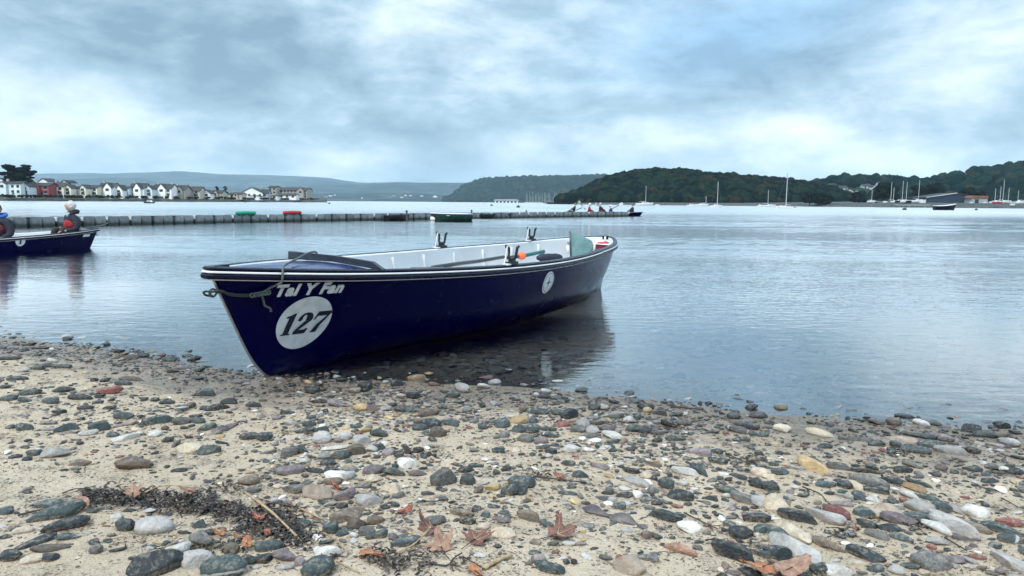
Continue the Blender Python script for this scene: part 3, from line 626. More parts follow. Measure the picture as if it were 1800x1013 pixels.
b.tube(L_(ropepts([ey + Vector((.0, .01, -.02)), ey + Vector((-.035, -.01, -.012)), ey + Vector((-.03, -.03, .012)), hp(380, 516, .025), hp(402, 517, .018), hp(425, 518.5, .018), knot + Vector((0, 0, -.01))])), .0065, 7)
b.build('stem_loop', M['rope2'], ro, True)
kn = MB(); kd = (hp(470, 512, .02) - hp(440, 516, .02)).normalized()
for k, (o_, r_) in enumerate([(-.04, .008), (-.022, .011), (-.003, .013), (.016, .010), (.032, .012), (.045, .008)]): kn.ball(tuple(knot - ey + kd * o_), (r_, r_, r_ * 1.1), 1)
for k in range(6): kn.tube([knot - ey + kd * (-.05 + .02 * k + .012 * math.cos(a)) + Vector((0, -.012 + .0 * a, 0)) + Vector((.0, -.004, .013 * math.sin(a))) for a in np.linspace(0, 6.28, 9)], .005, 5)
kn.build('knot', M['rope'], ro, True)
g1 = BM @ Vector((float(hullp(.083, 1, -1)[0]), -float(beam(.083)) - .03, float(sheer(.083)) - .02))
def dk_(px, py, s):                  # a point on or above the deck
    return atd(px, py, s)
def pxof(p): d = p - Vector((0, 0, CAM_H)); return 900 + FOC * d.dot(cr) / d.dot(cf)
ug, _h = near_hull(487, 478); ga = BM @ Vector(hull_out(ug, .93, -1, .058).tolist()); gb_ = BM @ Vector(hull_out(ug + .003, .995, -1, .045).tolist()); gc = BM @ (Vector(hullp(ug + .006, 1.0, -1).tolist()) + Vector((0, .0, .018)))
sB = .163 * BL - .01; yB = min(np.linspace(-.35, .3, 90), key=lambda y_: abs(pxof(BM @ Vector((sB, y_, float(sheer(.163)) + .06))) - 548)); tB = BM @ Vector((sB - .012, yB, float(sheer(.163)) + .070)); tC = BM @ Vector((sB + .055, yB + .01, float(sheer(.163)) + .066)); tD = BM @ Vector((sB + .075, yB + .015, float(sheer(.163)) + .01))
mid_ = [gc.lerp(tB, k) + Vector((0, 0, .012 - .03 * k * (1 - k))) for k in (.25, .5, .75)]
upr = ropepts([knot, hp(472, 503, .03), hp(481, 493, .05), ga, gb_, gc] + mid_ + [tB, tC, tD])
MB().tube(L_(upr), .0075, 7).build('bow_line', M['rope'], ro, True)
MB().tube(L_(ropepts([knot, hp(461, 525, .016), hp(466, 534, .014), hp(471, 540, .014), hp(474, 545, .016)])), [.0075] * 32 + [.011], 7).build('rope_tail', M['rope'], ro, True)
# second longboat, afloat at the left edge with its crew
A2 = R(25); b2p = Vector((-9.95, 17.1, -0.30)); dirv = Vector((-math.sin(A2), -math.cos(A2), 0))   # bow to stern
boat2 = empty('rowing_boat', b2p, math.atan2(dirv.y, dirv.x)); tag(boat2, 'dark blue longboat afloat at the left edge with people aboard', 'rowing boat')
make_longboat(boat2, False)
B2M = Matrix.Translation(b2p) @ Euler((0, 0, math.atan2(dirv.y, dirv.x))).to_matrix().to_4x4()
u, h = near_hull(36, 424, B2M, 1); p = hullp(u, h, 1)
d3 = decal('number_disc', poly_mesh([ellipse(.11, .11, 36)]), M['decal'], boat2, float(p[0]), float(p[2]), .004, 1)
decal('number', poly_mesh([[(-.03, -.07), (.01, -.07), (.04, .08), (.0, .08)], [(-.03, .04), (.0, .04), (.02, .08), (.0, .08)]]), M['ink'], d3, float(p[0]), float(p[2]), .008, 1, cut=.1)
u, h = near_hull(152, 408, B2M, 1); p = hullp(u, h, 1)
decal('name_lettering', text_mesh('Tal Y Cafn', .10, .22, .003), M['decal'], boat2, float(p[0]), float(p[2]), .004, 1, cut=.1)
u, h = near_hull(152, 414, B2M, 1); p = hullp(u, h, 1)
decal('pale_mark', poly_mesh([[(-.12, -.03), (.10, -.03), (.12, .03), (-.10, .03)]]), M['white'], boat2, float(p[0]), float(p[2]), .004, 1, cut=.1)
# ------------------------------------------------------------------ people
def skin_mesh(nodes, edges, sub=1):
    keys = list(nodes); ix = {k: i for i, k in enumerate(keys)}
    me = bpy.data.meshes.new('skin'); me.from_pydata([nodes[k][0] for k in keys], [(ix[a], ix[b]) for a, b in edges], []); me.update()
    o = bpy.data.objects.new('skin', me); COL.objects.link(o)
    md = o.modifiers.new('s', 'SKIN'); md.use_smooth_shade = True; md.branch_smoothing = 0.4
    for i, k in enumerate(keys):
        sv = me.skin_vertices[0].data[i]; r = nodes[k][1]; sv.radius = (r, r) if not isinstance(r, tuple) else r; sv.use_root = (i == 0)
    if sub: md2 = o.modifiers.new('u', 'SUBSURF'); md2.levels = sub
    bpy.context.view_layer.update(); dg = bpy.context.evaluated_depsgraph_get()
    r = bpy.data.meshes.new_from_object(o.evaluated_get(dg)); bpy.data.objects.remove(o); bpy.data.meshes.remove(me)
    V = [tuple(v.co) for v in r.vertices]; Fs = [tuple(p.vertices) for p in r.polygons]; bpy.data.meshes.remove(r); return V, Fs
def head_geo(c, M3):
    V = []
    for x, y, z in ICO[3][0]:
        k = 1 - 0.30 * max(0, -z) ** 1.3; X = x * .075 * k; Yv = y * .096 * (1 - .12 * max(0, -z)); Zv = z * .118
        if y > 0.3:
            nose = math.exp(-((x / .16) ** 2) - (((z + .12) / .22) ** 2)); Yv += .026 * nose
            Yv -= .010 * math.exp(-(((abs(x) - .38) / .16) ** 2) - (((z - .08) / .14) ** 2))
            Yv += .007 * math.exp(-((x / .3) ** 2) - (((z + .52) / .10) ** 2)); Yv += .012 * math.exp(-((x / .4) ** 2) - (((z + .85) / .2) ** 2))
        V.append(tuple(M3 @ Vector((X, Yv, Zv)) + c))
    b = MB(); b.add(V, ICO[3][1])
    for s in (-1, 1): b.add([tuple(M3 @ Vector((s * .076 + q[0] * .010, q[1] * .018 - .005, q[2] * .030 - .005)) + c) for q in ICO[1][0]], ICO[1][1])
    return b
def make_person(loc, rz, label, jacket, hair, hands, lean=0.12, head_yaw=0.0, head_pitch=0.0, hood=None, scarf=None, vest=None, arm_l=None, cap=None, side=0.0, detail=True, knees=(.42, .16, .66, -.18)):
    """seated: origin on the seat, +y is the way the body faces; hands = two points in that frame"""
    root = empty('person', loc, rz); tag(root, label, 'person')
    ln = lean
    def sp(z): return (side * z, ln * z * 1.1, z)
    N = {'pelvis': (sp(.10), (.145, .11)), 'waist': (sp(.26), (.135, .10)), 'chest': (sp(.42), (.165, .115)), 'upper': (sp(.50), (.09, .06)), 'neck': (sp(.58), .052), 'throat': (sp(.64), .05)}
    Ed = [('pelvis', 'waist'), ('waist', 'chest'), ('chest', 'upper'), ('upper', 'neck'), ('neck', 'throat')]
    J = {'pelvis': (sp(.08), (.16, .13)), 'waist': (sp(.26), (.17, .13)), 'chest': (sp(.42), (.185, .135)), 'upper': (sp(.51), (.17, .12)), 'collar': (sp(.58), (.075, .075))}
    JE = [('pelvis', 'waist'), ('waist', 'chest'), ('chest', 'upper'), ('upper', 'collar')]
    T = {'pelvis': (sp(.08), (.15, .12))}; TE = []
    fing = []
    for s, hd in zip((-1, 1), hands):
        sh = Vector(sp(.50)) + Vector((s * .185, 0, 0)); hd = Vector(hd); dlt = hd - sh; d = min(dlt.length, .54); hd = sh + dlt.normalized() * d
        k = math.sqrt(max(0.0, .285 ** 2 - (d / 2) ** 2)); down = Vector((s * .5, -.2, -1)); down -= dlt.normalized() * down.dot(dlt.normalized()); elb = (sh + hd) / 2 + down.normalized() * k
        n = 'L' if s < 0 else 'R'; wr = hd - (hd - elb).normalized() * .07
        N['s' + n] = (tuple(sh), .034); N['e' + n] = (tuple(elb), .045); N['w' + n] = (tuple(wr), .030); N['h' + n] = (tuple(hd), (.040, .022))
        Ed += [('upper', 's' + n), ('s' + n, 'e' + n), ('e' + n, 'w' + n), ('w' + n, 'h' + n)]
        J['s' + n] = (tuple(sh), .098); J['e' + n] = (tuple(elb), .072); J['w' + n] = (tuple(wr), .050); JE += [('upper', 's' + n), ('s' + n, 'e' + n), ('e' + n, 'w' + n)]
        hip = Vector((s * .10, .0, .06)); kn = Vector((s * .14, knees[0], knees[1])); ft = Vector((s * .13, knees[2], knees[3]))
        N['hp' + n] = (tuple(hip), .085); N['k' + n] = (tuple(kn), .06); N['f' + n] = (tuple(ft), .04); N['t' + n] = (tuple(ft + Vector((0, .16, -.02))), .035)
        Ed += [('pelvis', 'hp' + n), ('hp' + n, 'k' + n), ('k' + n, 'f' + n), ('f' + n, 't' + n)]
        T['hp' + n] = (tuple(hip), .105); T['k' + n] = (tuple(kn), .08); T['f' + n] = (tuple(ft), .06); TE += [('pelvis', 'hp' + n), ('hp' + n, 'k' + n), ('k' + n, 'f' + n)]
        if detail:
            fd = (hd - wr).normalized(); sd_ = fd.cross(Vector((0, 0, 1))).normalized(); dn = Vector((0, 0, -1))
            for q, (o_, l_) in enumerate([(-.030, .062), (-.010, .074), (.010, .070), (.029, .056)]):
                b0 = hd + sd_ * o_; fing.append(([b0, b0 + fd * l_ * .5 + dn * .008, b0 + fd * l_ * .75 + dn * .032, b0 + fd * l_ * .7 + dn * .055], [.010, .0095, .009, .007]))
            fing.append(([hd - fd * .05 + sd_ * .03 * -s, hd - fd * .01 + sd_ * .055 * -s + dn * .01, hd + fd * .018 + sd_ * .05 * -s + dn * .035], [.012, .011, .008]))
    V, Fs = skin_mesh(N, Ed); hc = Vector(sp(.76)) + Vector((0, .025, 0)); M3 = Euler((head_pitch, 0, head_yaw)).to_matrix()
    b = head_geo(hc, M3); b.add(V, Fs)
    for pts, rr in fing: b.tube(pts, rr, 6)
    b.build('body', M['skin'], root, True)
    for s in (-1, 1): e = MB().ball((0, 0, 0), .013, 1); o = e.build('eye', M['eye'], root, True); o.location = M3 @ Vector((s * .029, .083, .012)) + hc
    e = MB().ball((0, 0, 0), (.022, .008, .007), 1); o = e.build('mouth', M['lips'], root, True); o.location = M3 @ Vector((0, .088, -.060)) + hc; o.rotation_euler = M3.to_euler()
    V, Fs = skin_mesh(J, JE); V = [(x + .012 * fbm(x * 14 + z * 5, z * 16 + y * 9, 3, 2), y + .02 * fbm(x * 11, z * 14, 9, 2), z) for x, y, z in V]
    link('jacket', mesh_np('jacket', V, Fs, True), M[jacket], root)
    V, Fs = skin_mesh(T, TE); link('trousers', mesh_np('trousers', V, Fs, True), M['trousers'], root)
    Hv = []
    for x, y, z in ICO[3][0]:
        bob = 1.0 + .42 * float(fbm(x * 4.1 + 7, z * 4.3 + y * 3, 41, 3)); face = max(0, y) * max(0, .45 - z)
        k = bob * (1.0 - .55 * min(1, face * 1.6)); Hv.append(tuple(M3 @ Vector((x * .088 * k, (y * .102 - .016) * k, z * .110 * k + .018 - .02 * max(0, -y))) + hc))
    if hair: link('hair', mesh_np('hair', Hv, ICO[3][1], True), M[hair], root)
    if cap: link('cap', mesh_np('cap', [tuple(hc + (Vector(v) - hc) * 1.07 + Vector((0, -.01, .01))) if v[2] > hc.z + .01 else tuple(hc + (Vector(v) - hc) * .9) for v in Hv], ICO[3][1], True), M[cap], root)
    if vest:
        VJ = {'a': (sp(.20), (.185, .15)), 'b': (sp(.36), (.195, .155)), 'c': (sp(.50), (.15, .12))}
        V, Fs = skin_mesh(VJ, [('a', 'b'), ('b', 'c')]); link('buoyancy_vest', mesh_np('buoyancy_vest', V, Fs, True), M[vest], root)
    if detail: root.scale = (1.14, 1.1, 1.0)
    if hood:
        b = MB(); c = Vector(sp(.62)); b.tube([c + Vector((.10 * math.cos(a), .085 * math.sin(a) - .03, .035 * -math.sin(a))) for a in np.linspace(0, 6.283, 15)], .038, 8, cap=False)
        b.ball(tuple(c + Vector((0, -.10, .01))), (.085, .055, .055), 2); b.build('hood', M[hood], root, True)
    if scarf:
        b = MB(); c = Vector(sp(.60)); b.tube([c + Vector((.066 * math.cos(a), .07 * math.sin(a) + .005, -.012 * math.sin(a))) for a in np.linspace(0, 6.283, 15)], .028, 8, cap=False); b.ball(tuple(c + Vector((0, .085, -.04))), (.04, .025, .05), 1)
        b.build('scarf', M[scarf], root, True)
    return root
pw = atd(126, 407, 16.6); pw.z = 0.22
make_person(pw, R(150), 'white haired person in red and dark jacket sitting in the longboat at left', 'navycloth', 'hairw', [(-.16, .30, .20), (.34, .12, .24)], lean=-.03, knees=(.26, .27, .30, -.04), head_yaw=R(-60), head_pitch=R(6), hood='navycloth', scarf='greycloth', vest='redcloth')
pw = atd(10, 405, 15.25); pw.z = 0.16
make_person(pw, R(165), 'person in dark jacket with blue hood bending forward at the left edge', 'navycloth', 'hairb', [(-.2, .35, .12), (.26, .38, .02)], lean=.1, head_yaw=R(20), head_pitch=R(-8), hood='bluecloth', vest='darkred', side=.10)
# boat hook over the bow
b = MB(); b.tube([atd(158, 400, 16.7), atd(176, 397.5, 17.1), atd(186, 394.8, 17.3)], [.02, .018, .015], 6); b.tube([atd(186, 394.8, 17.3), atd(190, 391.5, 17.35)], .018, 6)
tag(b.build('boat_hook', M['galv'], None, True), 'long pole jutting over the bow of the longboat at left', 'boat hook')
# ------------------------------------------------------------------ floating pontoon of plastic cubes
PP = [Vector(p) for p in [(-27.0, 20.5, 0), (-20.4, 28.6, 0), (-16.0, 34.6, 0), (-10.4, 41.6, 0), (-3.6, 49.0, 0), (3.0, 56.2, 0), (10.3, 62.8, 0)]]
PPc = ropepts(PP, 12); cum = [0.0]
for i in range(1, len(PPc)): cum.append(cum[-1] + (PPc[i] - PPc[i - 1]).length)
def onp(s):
    i = min(max(int(np.searchsorted(cum, s)) - 1, 0), len(PPc) - 2); t = (s - cum[i]) / (cum[i + 1] - cum[i]); a = PPc[i].lerp(PPc[i + 1], t); d = (PPc[i + 1] - PPc[i]).normalized(); return a, d
pont = empty('pontoon', PP[3]); tag(pont, 'long floating pontoon of grey plastic cubes lying across the water', 'pontoon')
def cube_mesh():
    b = MB(); n = 28; V = []; zs = [(-.10, .93), (.02, .98), (.20, 1.0), (.33, .97), (.395, .90), (.40, .84)]
    for z, k in zs:
        for i in range(n):
            a = 6.28318 * (i + .5) / n; c, s_ = math.cos(a), math.sin(a); e = .22
            x = .235 * math.copysign(abs(c) ** e, c) * k; y = .235 * math.copysign(abs(s_) ** e, s_) * k
            rib = 1 - .05 * (i % 2) * (z < .36); V.append((x * rib, y * rib, z))
    Fs = []
    for r in range(len(zs) - 1):
        for i in range(n): j = (i + 1) % n; Fs.append((r * n + i, r * n + j, (r + 1) * n + j, (r + 1) * n + i))
    Fs += [tuple(range(n))[::-1], tuple(range((len(zs) - 1) * n, len(zs) * n))]; b.add(V, Fs)
    for sx, sy in ((1, 1), (1, -1), (-1, 1), (-1, -1)): b.box((sx * .225, sy * .225, .27), (.07, .07, .03))
    return mesh_np('pontoon_cube', b.v, b.f)
cm = cube_mesh(); cm.materials.append(M['cube']); pin = MB().tube([(0, 0, .22), (0, 0, .37)], .05, 8).tube([(0, 0, .36), (0, 0, .39)], .07, 8)
pm = mesh_np('coupling_pin', pin.v, pin.f); pm.materials.append(M['white']); pm2 = pm.copy(); pm2.materials[0] = M['black']
s = 0.3; k = 0; rr = random.Random(3)
while s < cum[-1] - .3:
    a, d = onp(s); nrm_ = Vector((d.y, -d.x, 0))
    for row in (0, 1):
        c = bpy.data.objects.new('pontoon_cube', cm); COL.objects.link(c); c.parent = pont; c.location = a - nrm_ * (.5 * row) - pont.location + Vector((0, 0, rr.uniform(-.012, .012)))
        c.rotation_euler = (rr.uniform(-.02, .02), rr.uniform(-.02, .02), math.atan2(d.y, d.x) + rr.uniform(-.03, .03))
    if k % 2 == 1:
        c = bpy.data.objects.new('coupling_pin', pm if rr.random() < .45 else pm2); COL.objects.link(c); c.parent = pont; c.location = a + d * .272 + nrm_ * .20 - pont.location
    s += (.475, .545)[k % 2]; k += 1
def longfloat(px0, px1, py, mat, label):
    # lies on the near edge of the pontoon, on short feet
    s0 = min(range(0, int(cum[-1] * 20)), key=lambda q: abs(900 + FOC * (onp(q / 20)[0] - Vector((0, 0, CAM_H))).dot(cr) / (onp(q / 20)[0] - Vector((0, 0, CAM_H))).dot(cf) - px0)) / 20
    s1 = min(range(0, int(cum[-1] * 20)), key=lambda q: abs(900 + FOC * (onp(q / 20)[0] - Vector((0, 0, CAM_H))).dot(cr) / (onp(q / 20)[0] - Vector((0, 0, CAM_H))).dot(cf) - px1)) / 20
    a, d = onp(s0); e, _ = onp(s1); nrm_ = Vector((d.y, -d.x, 0)); a = a + nrm_ * .18; e = e + nrm_ * .18; r = empty('roller_float', (a + e) / 2); tag(r, label, 'float')
    lc = lambda p, z: p - r.location + Vector((0, 0, z))
    MB().tube([lc(a, .48), lc(a.lerp(e, .04), .49), lc(a.lerp(e, .5), .50), lc(a.lerp(e, .96), .49), lc(e, .48)], [.05, .09, .10, .09, .05], 12).build('float_body', mat, r, True)
    for k in (.15, .4, .62, .86): MB().box(lc(a.lerp(e, k), .40), (.08, .10, .10), rz=math.atan2(d.y, d.x)).build('foot', M['black'], r)
longfloat(411, 447, 378, M['green'], 'green tube float lying on the near edge of the pontoon')
longfloat(494, 526, 378, M['red'], 'red tube float lying on the near edge of the pontoon')
# mooring posts along the pontoon
for px, yt, yb, lb in ((715, 370, 391, 'dark thin post left of the green boat at the pontoon'), (829, 369, 387, 'dark thin post at the right end of the moored green boat'), (925, 370, 384, 'dark thin post standing right of the two low dinghies by the pontoon')):
    p = at(px, yb - 3, 0); dd = p.y; zt = atd(px, yt, dd).z; b = MB().tube([(0, 0, -2.5), (0, 0, zt)], .05, 8); b.tube([(0, 0, zt - .1), (0, 0, zt)], .065, 8)
    o = b.build('mooring_post', M['twig'], None, True); o.location = (p.x, p.y, 0); tag(o, lb, 'post', 'posts standing beside the pontoon')
def small_hull(name, Ln, Bm, Hh, mat, parent, sheer_=.25, transom=.7, z0=-.15):
    """open boat hull, bow at +x, with thickness"""
    ns, nh = 18, 6; V = []
    for sg in (-1, 1):
        for lay in (0, 1):
            for i in range(ns):
                u = i / (ns - 1); b_ = Bm / 2 * ((1 - u ** 2.6) * (transom + (1 - transom) * min(1, u * 2.5))); b_ = max(b_ - (.04 if lay else 0), .008)
                for j in range(nh):
                    h_ = j / (nh - 1); w_ = (1 - (1 - h_) ** 2.2) ** .6; zt = Hh * (1 + sheer_ * (u ** 2.2))
                    V.append(((u - .5) * Ln - (1 - h_) * .10 * Ln * u ** 4, sg * b_ * (.08 + .92 * w_), z0 + (zt - z0) * h_ + (.06 * (1 - h_) if lay else 0)))
    n1 = ns * nh; Fs = []
    for q in range(4):
        for i in range(ns - 1):
            for j in range(nh - 1): a = q * n1 + i * nh + j; Fs.append((a, a + nh, a + nh + 1, a + 1))
    for q in (0, 2):
        for i in range(ns - 1): a = q * n1 + i * nh + nh - 1; Fs.append((a, a + nh, a + n1 + nh, a + n1))
    for j in range(nh - 1):
        Fs.append((j, j + 1, 2 * n1 + j + 1, 2 * n1 + j)); e = (ns - 1) * nh; Fs.append((e + j, e + j + 1, 2 * n1 + e + j + 1, 2 * n1 + e + j))
    for i in range(ns - 1): a = n1 + i * nh; b_ = 3 * n1 + i * nh; Fs.append((a, a + nh, b_ + nh, b_)); a = i * nh; b_ = 2 * n1 + i * nh; Fs.append((a, a + nh, b_ + nh, b_))
    return link(name, mesh_np(name, V, Fs), mat, parent)
def place(px, py, z=0.0, rz=0.0, name='boat'):
    p = at(px, py, z); return empty(name, (p.x, p.y, 0), rz)
# green boat moored in front of the pontoon
p = at(792, 388); gb = empty('moored_boat', (p.x, p.y, 0), R(50) + math.pi); gb.rotation_euler[2] = R(20) + math.pi; tag(gb, 'dark green open boat with white gunwale moored against the pontoon', 'boat')
small_hull('hull', 2.95, 1.2, .50, M['dgreen'], gb, .12, .8)
b = MB()
for sg in (-1, 1): b.tube([((u - .5) * 2.95, sg * 0.60 * ((1 - u ** 2.6) * (.8 + .2 * min(1, u * 2.5))), .50 * (1 + .12 * u ** 2.2) + .03) for u in np.linspace(0, 1, 12)], .035, 6)
b.build('gunwale', M['white'], gb, True)
for x in (-.7, .3): MB().box((x, 0, .40), (.22, 1.0, .03)).build('thwart', M['white'], gb)
gb.scale = (.87, .9, .78)
b = MB(); b.box((-.2, .5, 0), (.01, .01, .01))
p = at(761, 388); b = MB().ball((0, 0, .10), (.17, .17, .16), 3); b.tube([(0, 0, .24), (0, 0, .30)], .03, 8); o = b.build('mooring_buoy', M['white'], None, True); o.location = (p.x, p.y, .02); tag(o, 'white ball buoy floating at the bow of the green boat', 'buoy')
for px, Ln, lb in ((700, 1.7, 'low dark dinghy lying at the pontoon left of the tall post'), (856, 2.0, 'low dark dinghy tied right of the green boat'), (893, 2.1, 'low dark dinghy tied left of the short right post')):
    p = at(px, 387 - (px - 700) * .02); o = empty('dinghy', (p.x, p.y, 0), R(42)); tag(o, lb, 'dinghy', 'dark dinghies along the pontoon'); small_hull('hull', Ln, 1.0, .30, M['black'], o, .15, .8, -.08); MB().box((0, 0, .24), (.2, .8, .03)).build('thwart', M['twig'], o)
# longboat with its crew beyond the end of the pontoon
cb = at(1118, 378.6); cl = at(983, 375.2); ang = math.atan2(cl.y - cb.y, cl.x - cb.x)
cdir = Vector((math.cos(R(174)), math.sin(R(174)), 0)); cb = Vector((cb.x, 64.8, -.27))
crew = empty('rowing_boat', cb, R(174)); crew.scale = (1.12, 1.0, .86); tag(crew, 'dark longboat with five seated crew beyond the end of the pontoon', 'rowing boat')
for ch in boat.children:
    if ch.name.split('.')[0] in ('hull', 'gunwale_cap', 'white_rubbing_strip', 'rubbing_rail', 'inner_side', 'sole', 'fore_deck', 'stern_deck', 'thwart'):
        c = ch.copy(); COL.objects.link(c); c.parent = crew
CD = [(1112, 'crew member in dark jacket sitting alone at the right end of the far longboat', 'navycloth', 'hairb', None, 100, 0, 359),
      (1076, 'rower with pale cap and blue sleeves bending beside the oar blade', 'navycloth', 'hairw', 'bluecloth', 95, .2, 361),
      (1055, 'rower in dark red vest sitting upright in the middle of the far longboat', 'darkred', 'hairw', 'darkred', -90, .0, 357),
      (1035, 'rower in bright red jacket with white cap holding an oar', 'redcloth', 'hairw', None, -95, .1, 358),
      (1008, 'rower in dark top leaning back at the left end of the far longboat', 'navycloth', 'hairb', None, 88, -.25, 357)]
for px, lb, jk, hr, vs, rz, ln, yt in CD:
    q = atd(px, yt, 65.2); z = q.z - .86; make_person(Vector((q.x, 65.1, z)), R(rz), lb, jk, hr, [(-.2, .42, .22), (.2, .45, .22)], lean=ln, vest=vs, detail=False, cap='white' if px in (1035, 1076) else None)
for (x0, y0, x1, y1, lb) in ((1029, 368, 1017.5, 355, 'oar raised to the left beside the rower in bright red'), (1060, 366, 1047, 358.5, 'oar with white blade raised behind the red crew'), (1070, 370, 1093, 358.5, 'oar with white blade held up right of the pale capped rower'), (1012, 370, 1026, 364, 'short raised oar between the two left rowers of the far longboat')):
    a = atd(x0, y0, 64.9); e = atd(x1, y1, 64.2); d = (e - a).normalized(); r = empty('oar', a); tag(r, lb, 'oar', 'oars of the far longboat crew')
    MB().tube([Vector(), (e - a) * .8], .035, 6).build('shaft', M['oarshaft'], r); f = (e - a); nn = d.cross(Vector((0, 1, 0))).normalized()
    MB().add([f * .78 + nn * .04, f * .84 + nn * .11, f * 1.05 + nn * .12, f * 1.1, f * 1.05 - nn * .12, f * .84 - nn * .11, f * .78 - nn * .04] + [v + Vector((0, .03, 0)) for v in [f * .78 + nn * .04, f * .84 + nn * .11, f * 1.05 + nn * .12, f * 1.1, f * 1.05 - nn * .12, f * .84 - nn * .11, f * .78 - nn * .04]],
              [tuple(range(7)), tuple(range(7, 14))] + [(i, (i + 1) % 7, 7 + (i + 1) % 7, 7 + i) for i in range(7)]).build('blade', M['white'], r)
# ------------------------------------------------------------------ far shores
def hz_y(px): return 355.7 + (px - 900) * math.tan(ROLL)
def zat(px, py, dist): return atd(px, py, dist).z
def xat(px, dist): return atd(px, 355, dist).x
def foliage_mat(name, c1, c2, c3, sc=0.25):
    m = bpy.data.materials.new(name); m.use_nodes = True; t = NT(m.node_tree); b = t.n['Principled BSDF']
    g = t.new('ShaderNodeNewGeometry'); P = g.outputs['Position']; r = g.outputs['Random Per Island']
    c = t.mix(t.mr(r, 0.35, 0.75), c1, c2); c = t.mix(t.mr(t.math('FRACT', t.math('MULTIPLY', r, 13.7)), 0.82, 0.97), c, c3)
    c = t.mix(t.mr(t.noise(P, sc, 5, 0.7), 0.42, 0.72, 0, 0.75), c, tuple(x * 0.45 for x in c1))
    t.put(b.inputs['Base Color'], c); b.inputs['Roughness'].default_value = 0.9; b.inputs['Specular IOR Level'].default_value = 0.0
    t.put(b.inputs['Normal'], t.bump(t.noise(P, sc * 4, 4, 0.7), 1.0, 1.2)); return m
M['wood'] = foliage_mat('mixed_autumn_foliage', (0.002, 0.010, 0.010), (0.012, 0.028, 0.018), (0.038, 0.030, 0.018))
M['wood2'] = foliage_mat('valley_foliage', (0.003, 0.016, 0.017), (0.010, 0.030, 0.024), (0.03, 0.036, 0.024))
M['conifer'] = foliage_mat('dark_conifer_foliage', (0.006, 0.014, 0.014), (0.010, 0.020, 0.018), (0.02, 0.025, 0.02), 0.8)
M['bushes'] = foliage_mat('garden_shrub_foliage', (0.012, 0.030, 0.016), (0.025, 0.045, 0.022), (0.05, 0.05, 0.02), 1.5)
def hill_mat(name, c1, c2, c3, sc):
    m = bpy.data.materials.new(name); m.use_nodes = True; t = NT(m.node_tree); b = t.n['Principled BSDF']
    P = t.new('ShaderNodeNewGeometry').outputs['Position']; Q = t.scale(P, (sc, sc, sc * 2.5))
    vo = t.new('ShaderNodeTexVoronoi'); t.put(vo.inputs['Vector'], Q); vo.inputs['Scale'].default_value = 6.0
    sv = t.new('ShaderNodeSeparateColor'); t.put(sv.inputs[0], vo.outputs['Color'])
    c = t.mix(t.mr(sv.outputs[0], 0.3, 0.7), c1, c2); c = t.mix(t.mr(t.noise(Q, 2.2, 6, 0.65, 0.5), 0.45, 0.6), c, c3)
    t.put(b.inputs['Base Color'], c); b.inputs['Roughness'].default_value = 1.0; b.inputs['Specular IOR Level'].default_value = 0.0; return m
M['farhill'] = hill_mat('hill_pasture', (0.030, 0.050, 0.058), (0.055, 0.078, 0.078), (0.012, 0.026, 0.034), 0.0012)
M['midhill'] = hill_mat('wooded_pasture', (0.022, 0.042, 0.046), (0.045, 0.068, 0.062), (0.009, 0.020, 0.026), 0.002)
M['woodfloor'] = hill_mat('woodland_floor', (0.02, 0.04, 0.025), (0.03, 0.05, 0.03), (0.02, 0.03, 0.02), 0.01)
M['bank'] = pmat('stony_bank', (0.065, 0.075, 0.072), 0.9, 0.6, 0.5, 0.8, 2.0, col2=(0.025, 0.03, 0.03))
M['turf'] = pmat('turf', (0.05, 0.075, 0.035), 0.9, 0.5, 0.2)
HILLS = {}
def hill(name, pts, dist, front, back, mat, rough=0.0, nx=260, foot=-0.5):
    pxs = [p[0] for p in pts]; X = np.array([xat(p[0], dist) for p in pts]); Zs = np.array([zat(p[0], p[1], dist) for p in pts])
    xs_ = np.linspace(X[0], X[-1], nx); zc = np.interp(xs_, X, Zs); k = np.array([1, 2, 3, 2, 1.]); k /= k.sum(); zc = np.convolve(np.pad(zc, 2, 'edge'), k, 'valid')
    tt = np.concatenate([np.linspace(0, 1, 22), 1 + np.linspace(0.1, 1, 8)]); Xg = np.zeros((len(tt), nx)); Yg = Xg.copy(); Zg = Xg.copy()
    for i, t in enumerate(tt):
        yy = dist - front * (1 - t) if t <= 1 else dist + back * (t - 1)
        prof = (math.sin(t * math.pi / 2) ** 1.15 if t <= 1 else math.cos((t - 1) * math.pi / 2))
        sc = yy / dist
        Xg[i] = xs_ * (sc if t <= 1 else 1); Yg[i] = yy; Zg[i] = foot + (zc - foot) * prof + rough * zc.max() * fbm(xs_ / front * 5, xs_ * 0 + t * 3, hash(name) % 97, 4) * min(1, t * 3) * (1 if t < .92 else .35)
    o = link(name, grid_mesh(name, Xg, Yg, Zg), mat); tag(o, kind='structure'); HILLS[name] = (Xg, Yg, Zg); return o
import zlib
hash = lambda s: zlib.crc32(s.encode())
hill('far_hills', [(-500, 318), (-200, 312), (70, 306), (150, 304.5), (200, 306), (250, 304), (300, 302), (340, 304), (400, 307), (450, 308), (520, 310), (560, 312), (600, 317), (640, 322), (700, 321), (760, 322), (820, 321), (900, 323), (1100, 330), (1300, 335)], 9000, 2300, 1400, M['farhill'], 0.10)
hill('lower_hills', [(-400, 322), (-100, 318), (60, 321), (130, 315), (200, 312), (240, 313.5), (280, 321), (330, 327), (420, 331), (500, 328), (560, 326), (640, 325), (700, 322), (780, 322), (840, 325), (900, 330), (1000, 345)], 6500, 1500, 900, M['midhill'], 0.16)
hill('valley_slope', [(200, 349), (400, 345), (560, 341), (640, 339), (740, 341), (800, 345), (900, 350)], 4500, 800, 400, M['midhill'], 0.2)
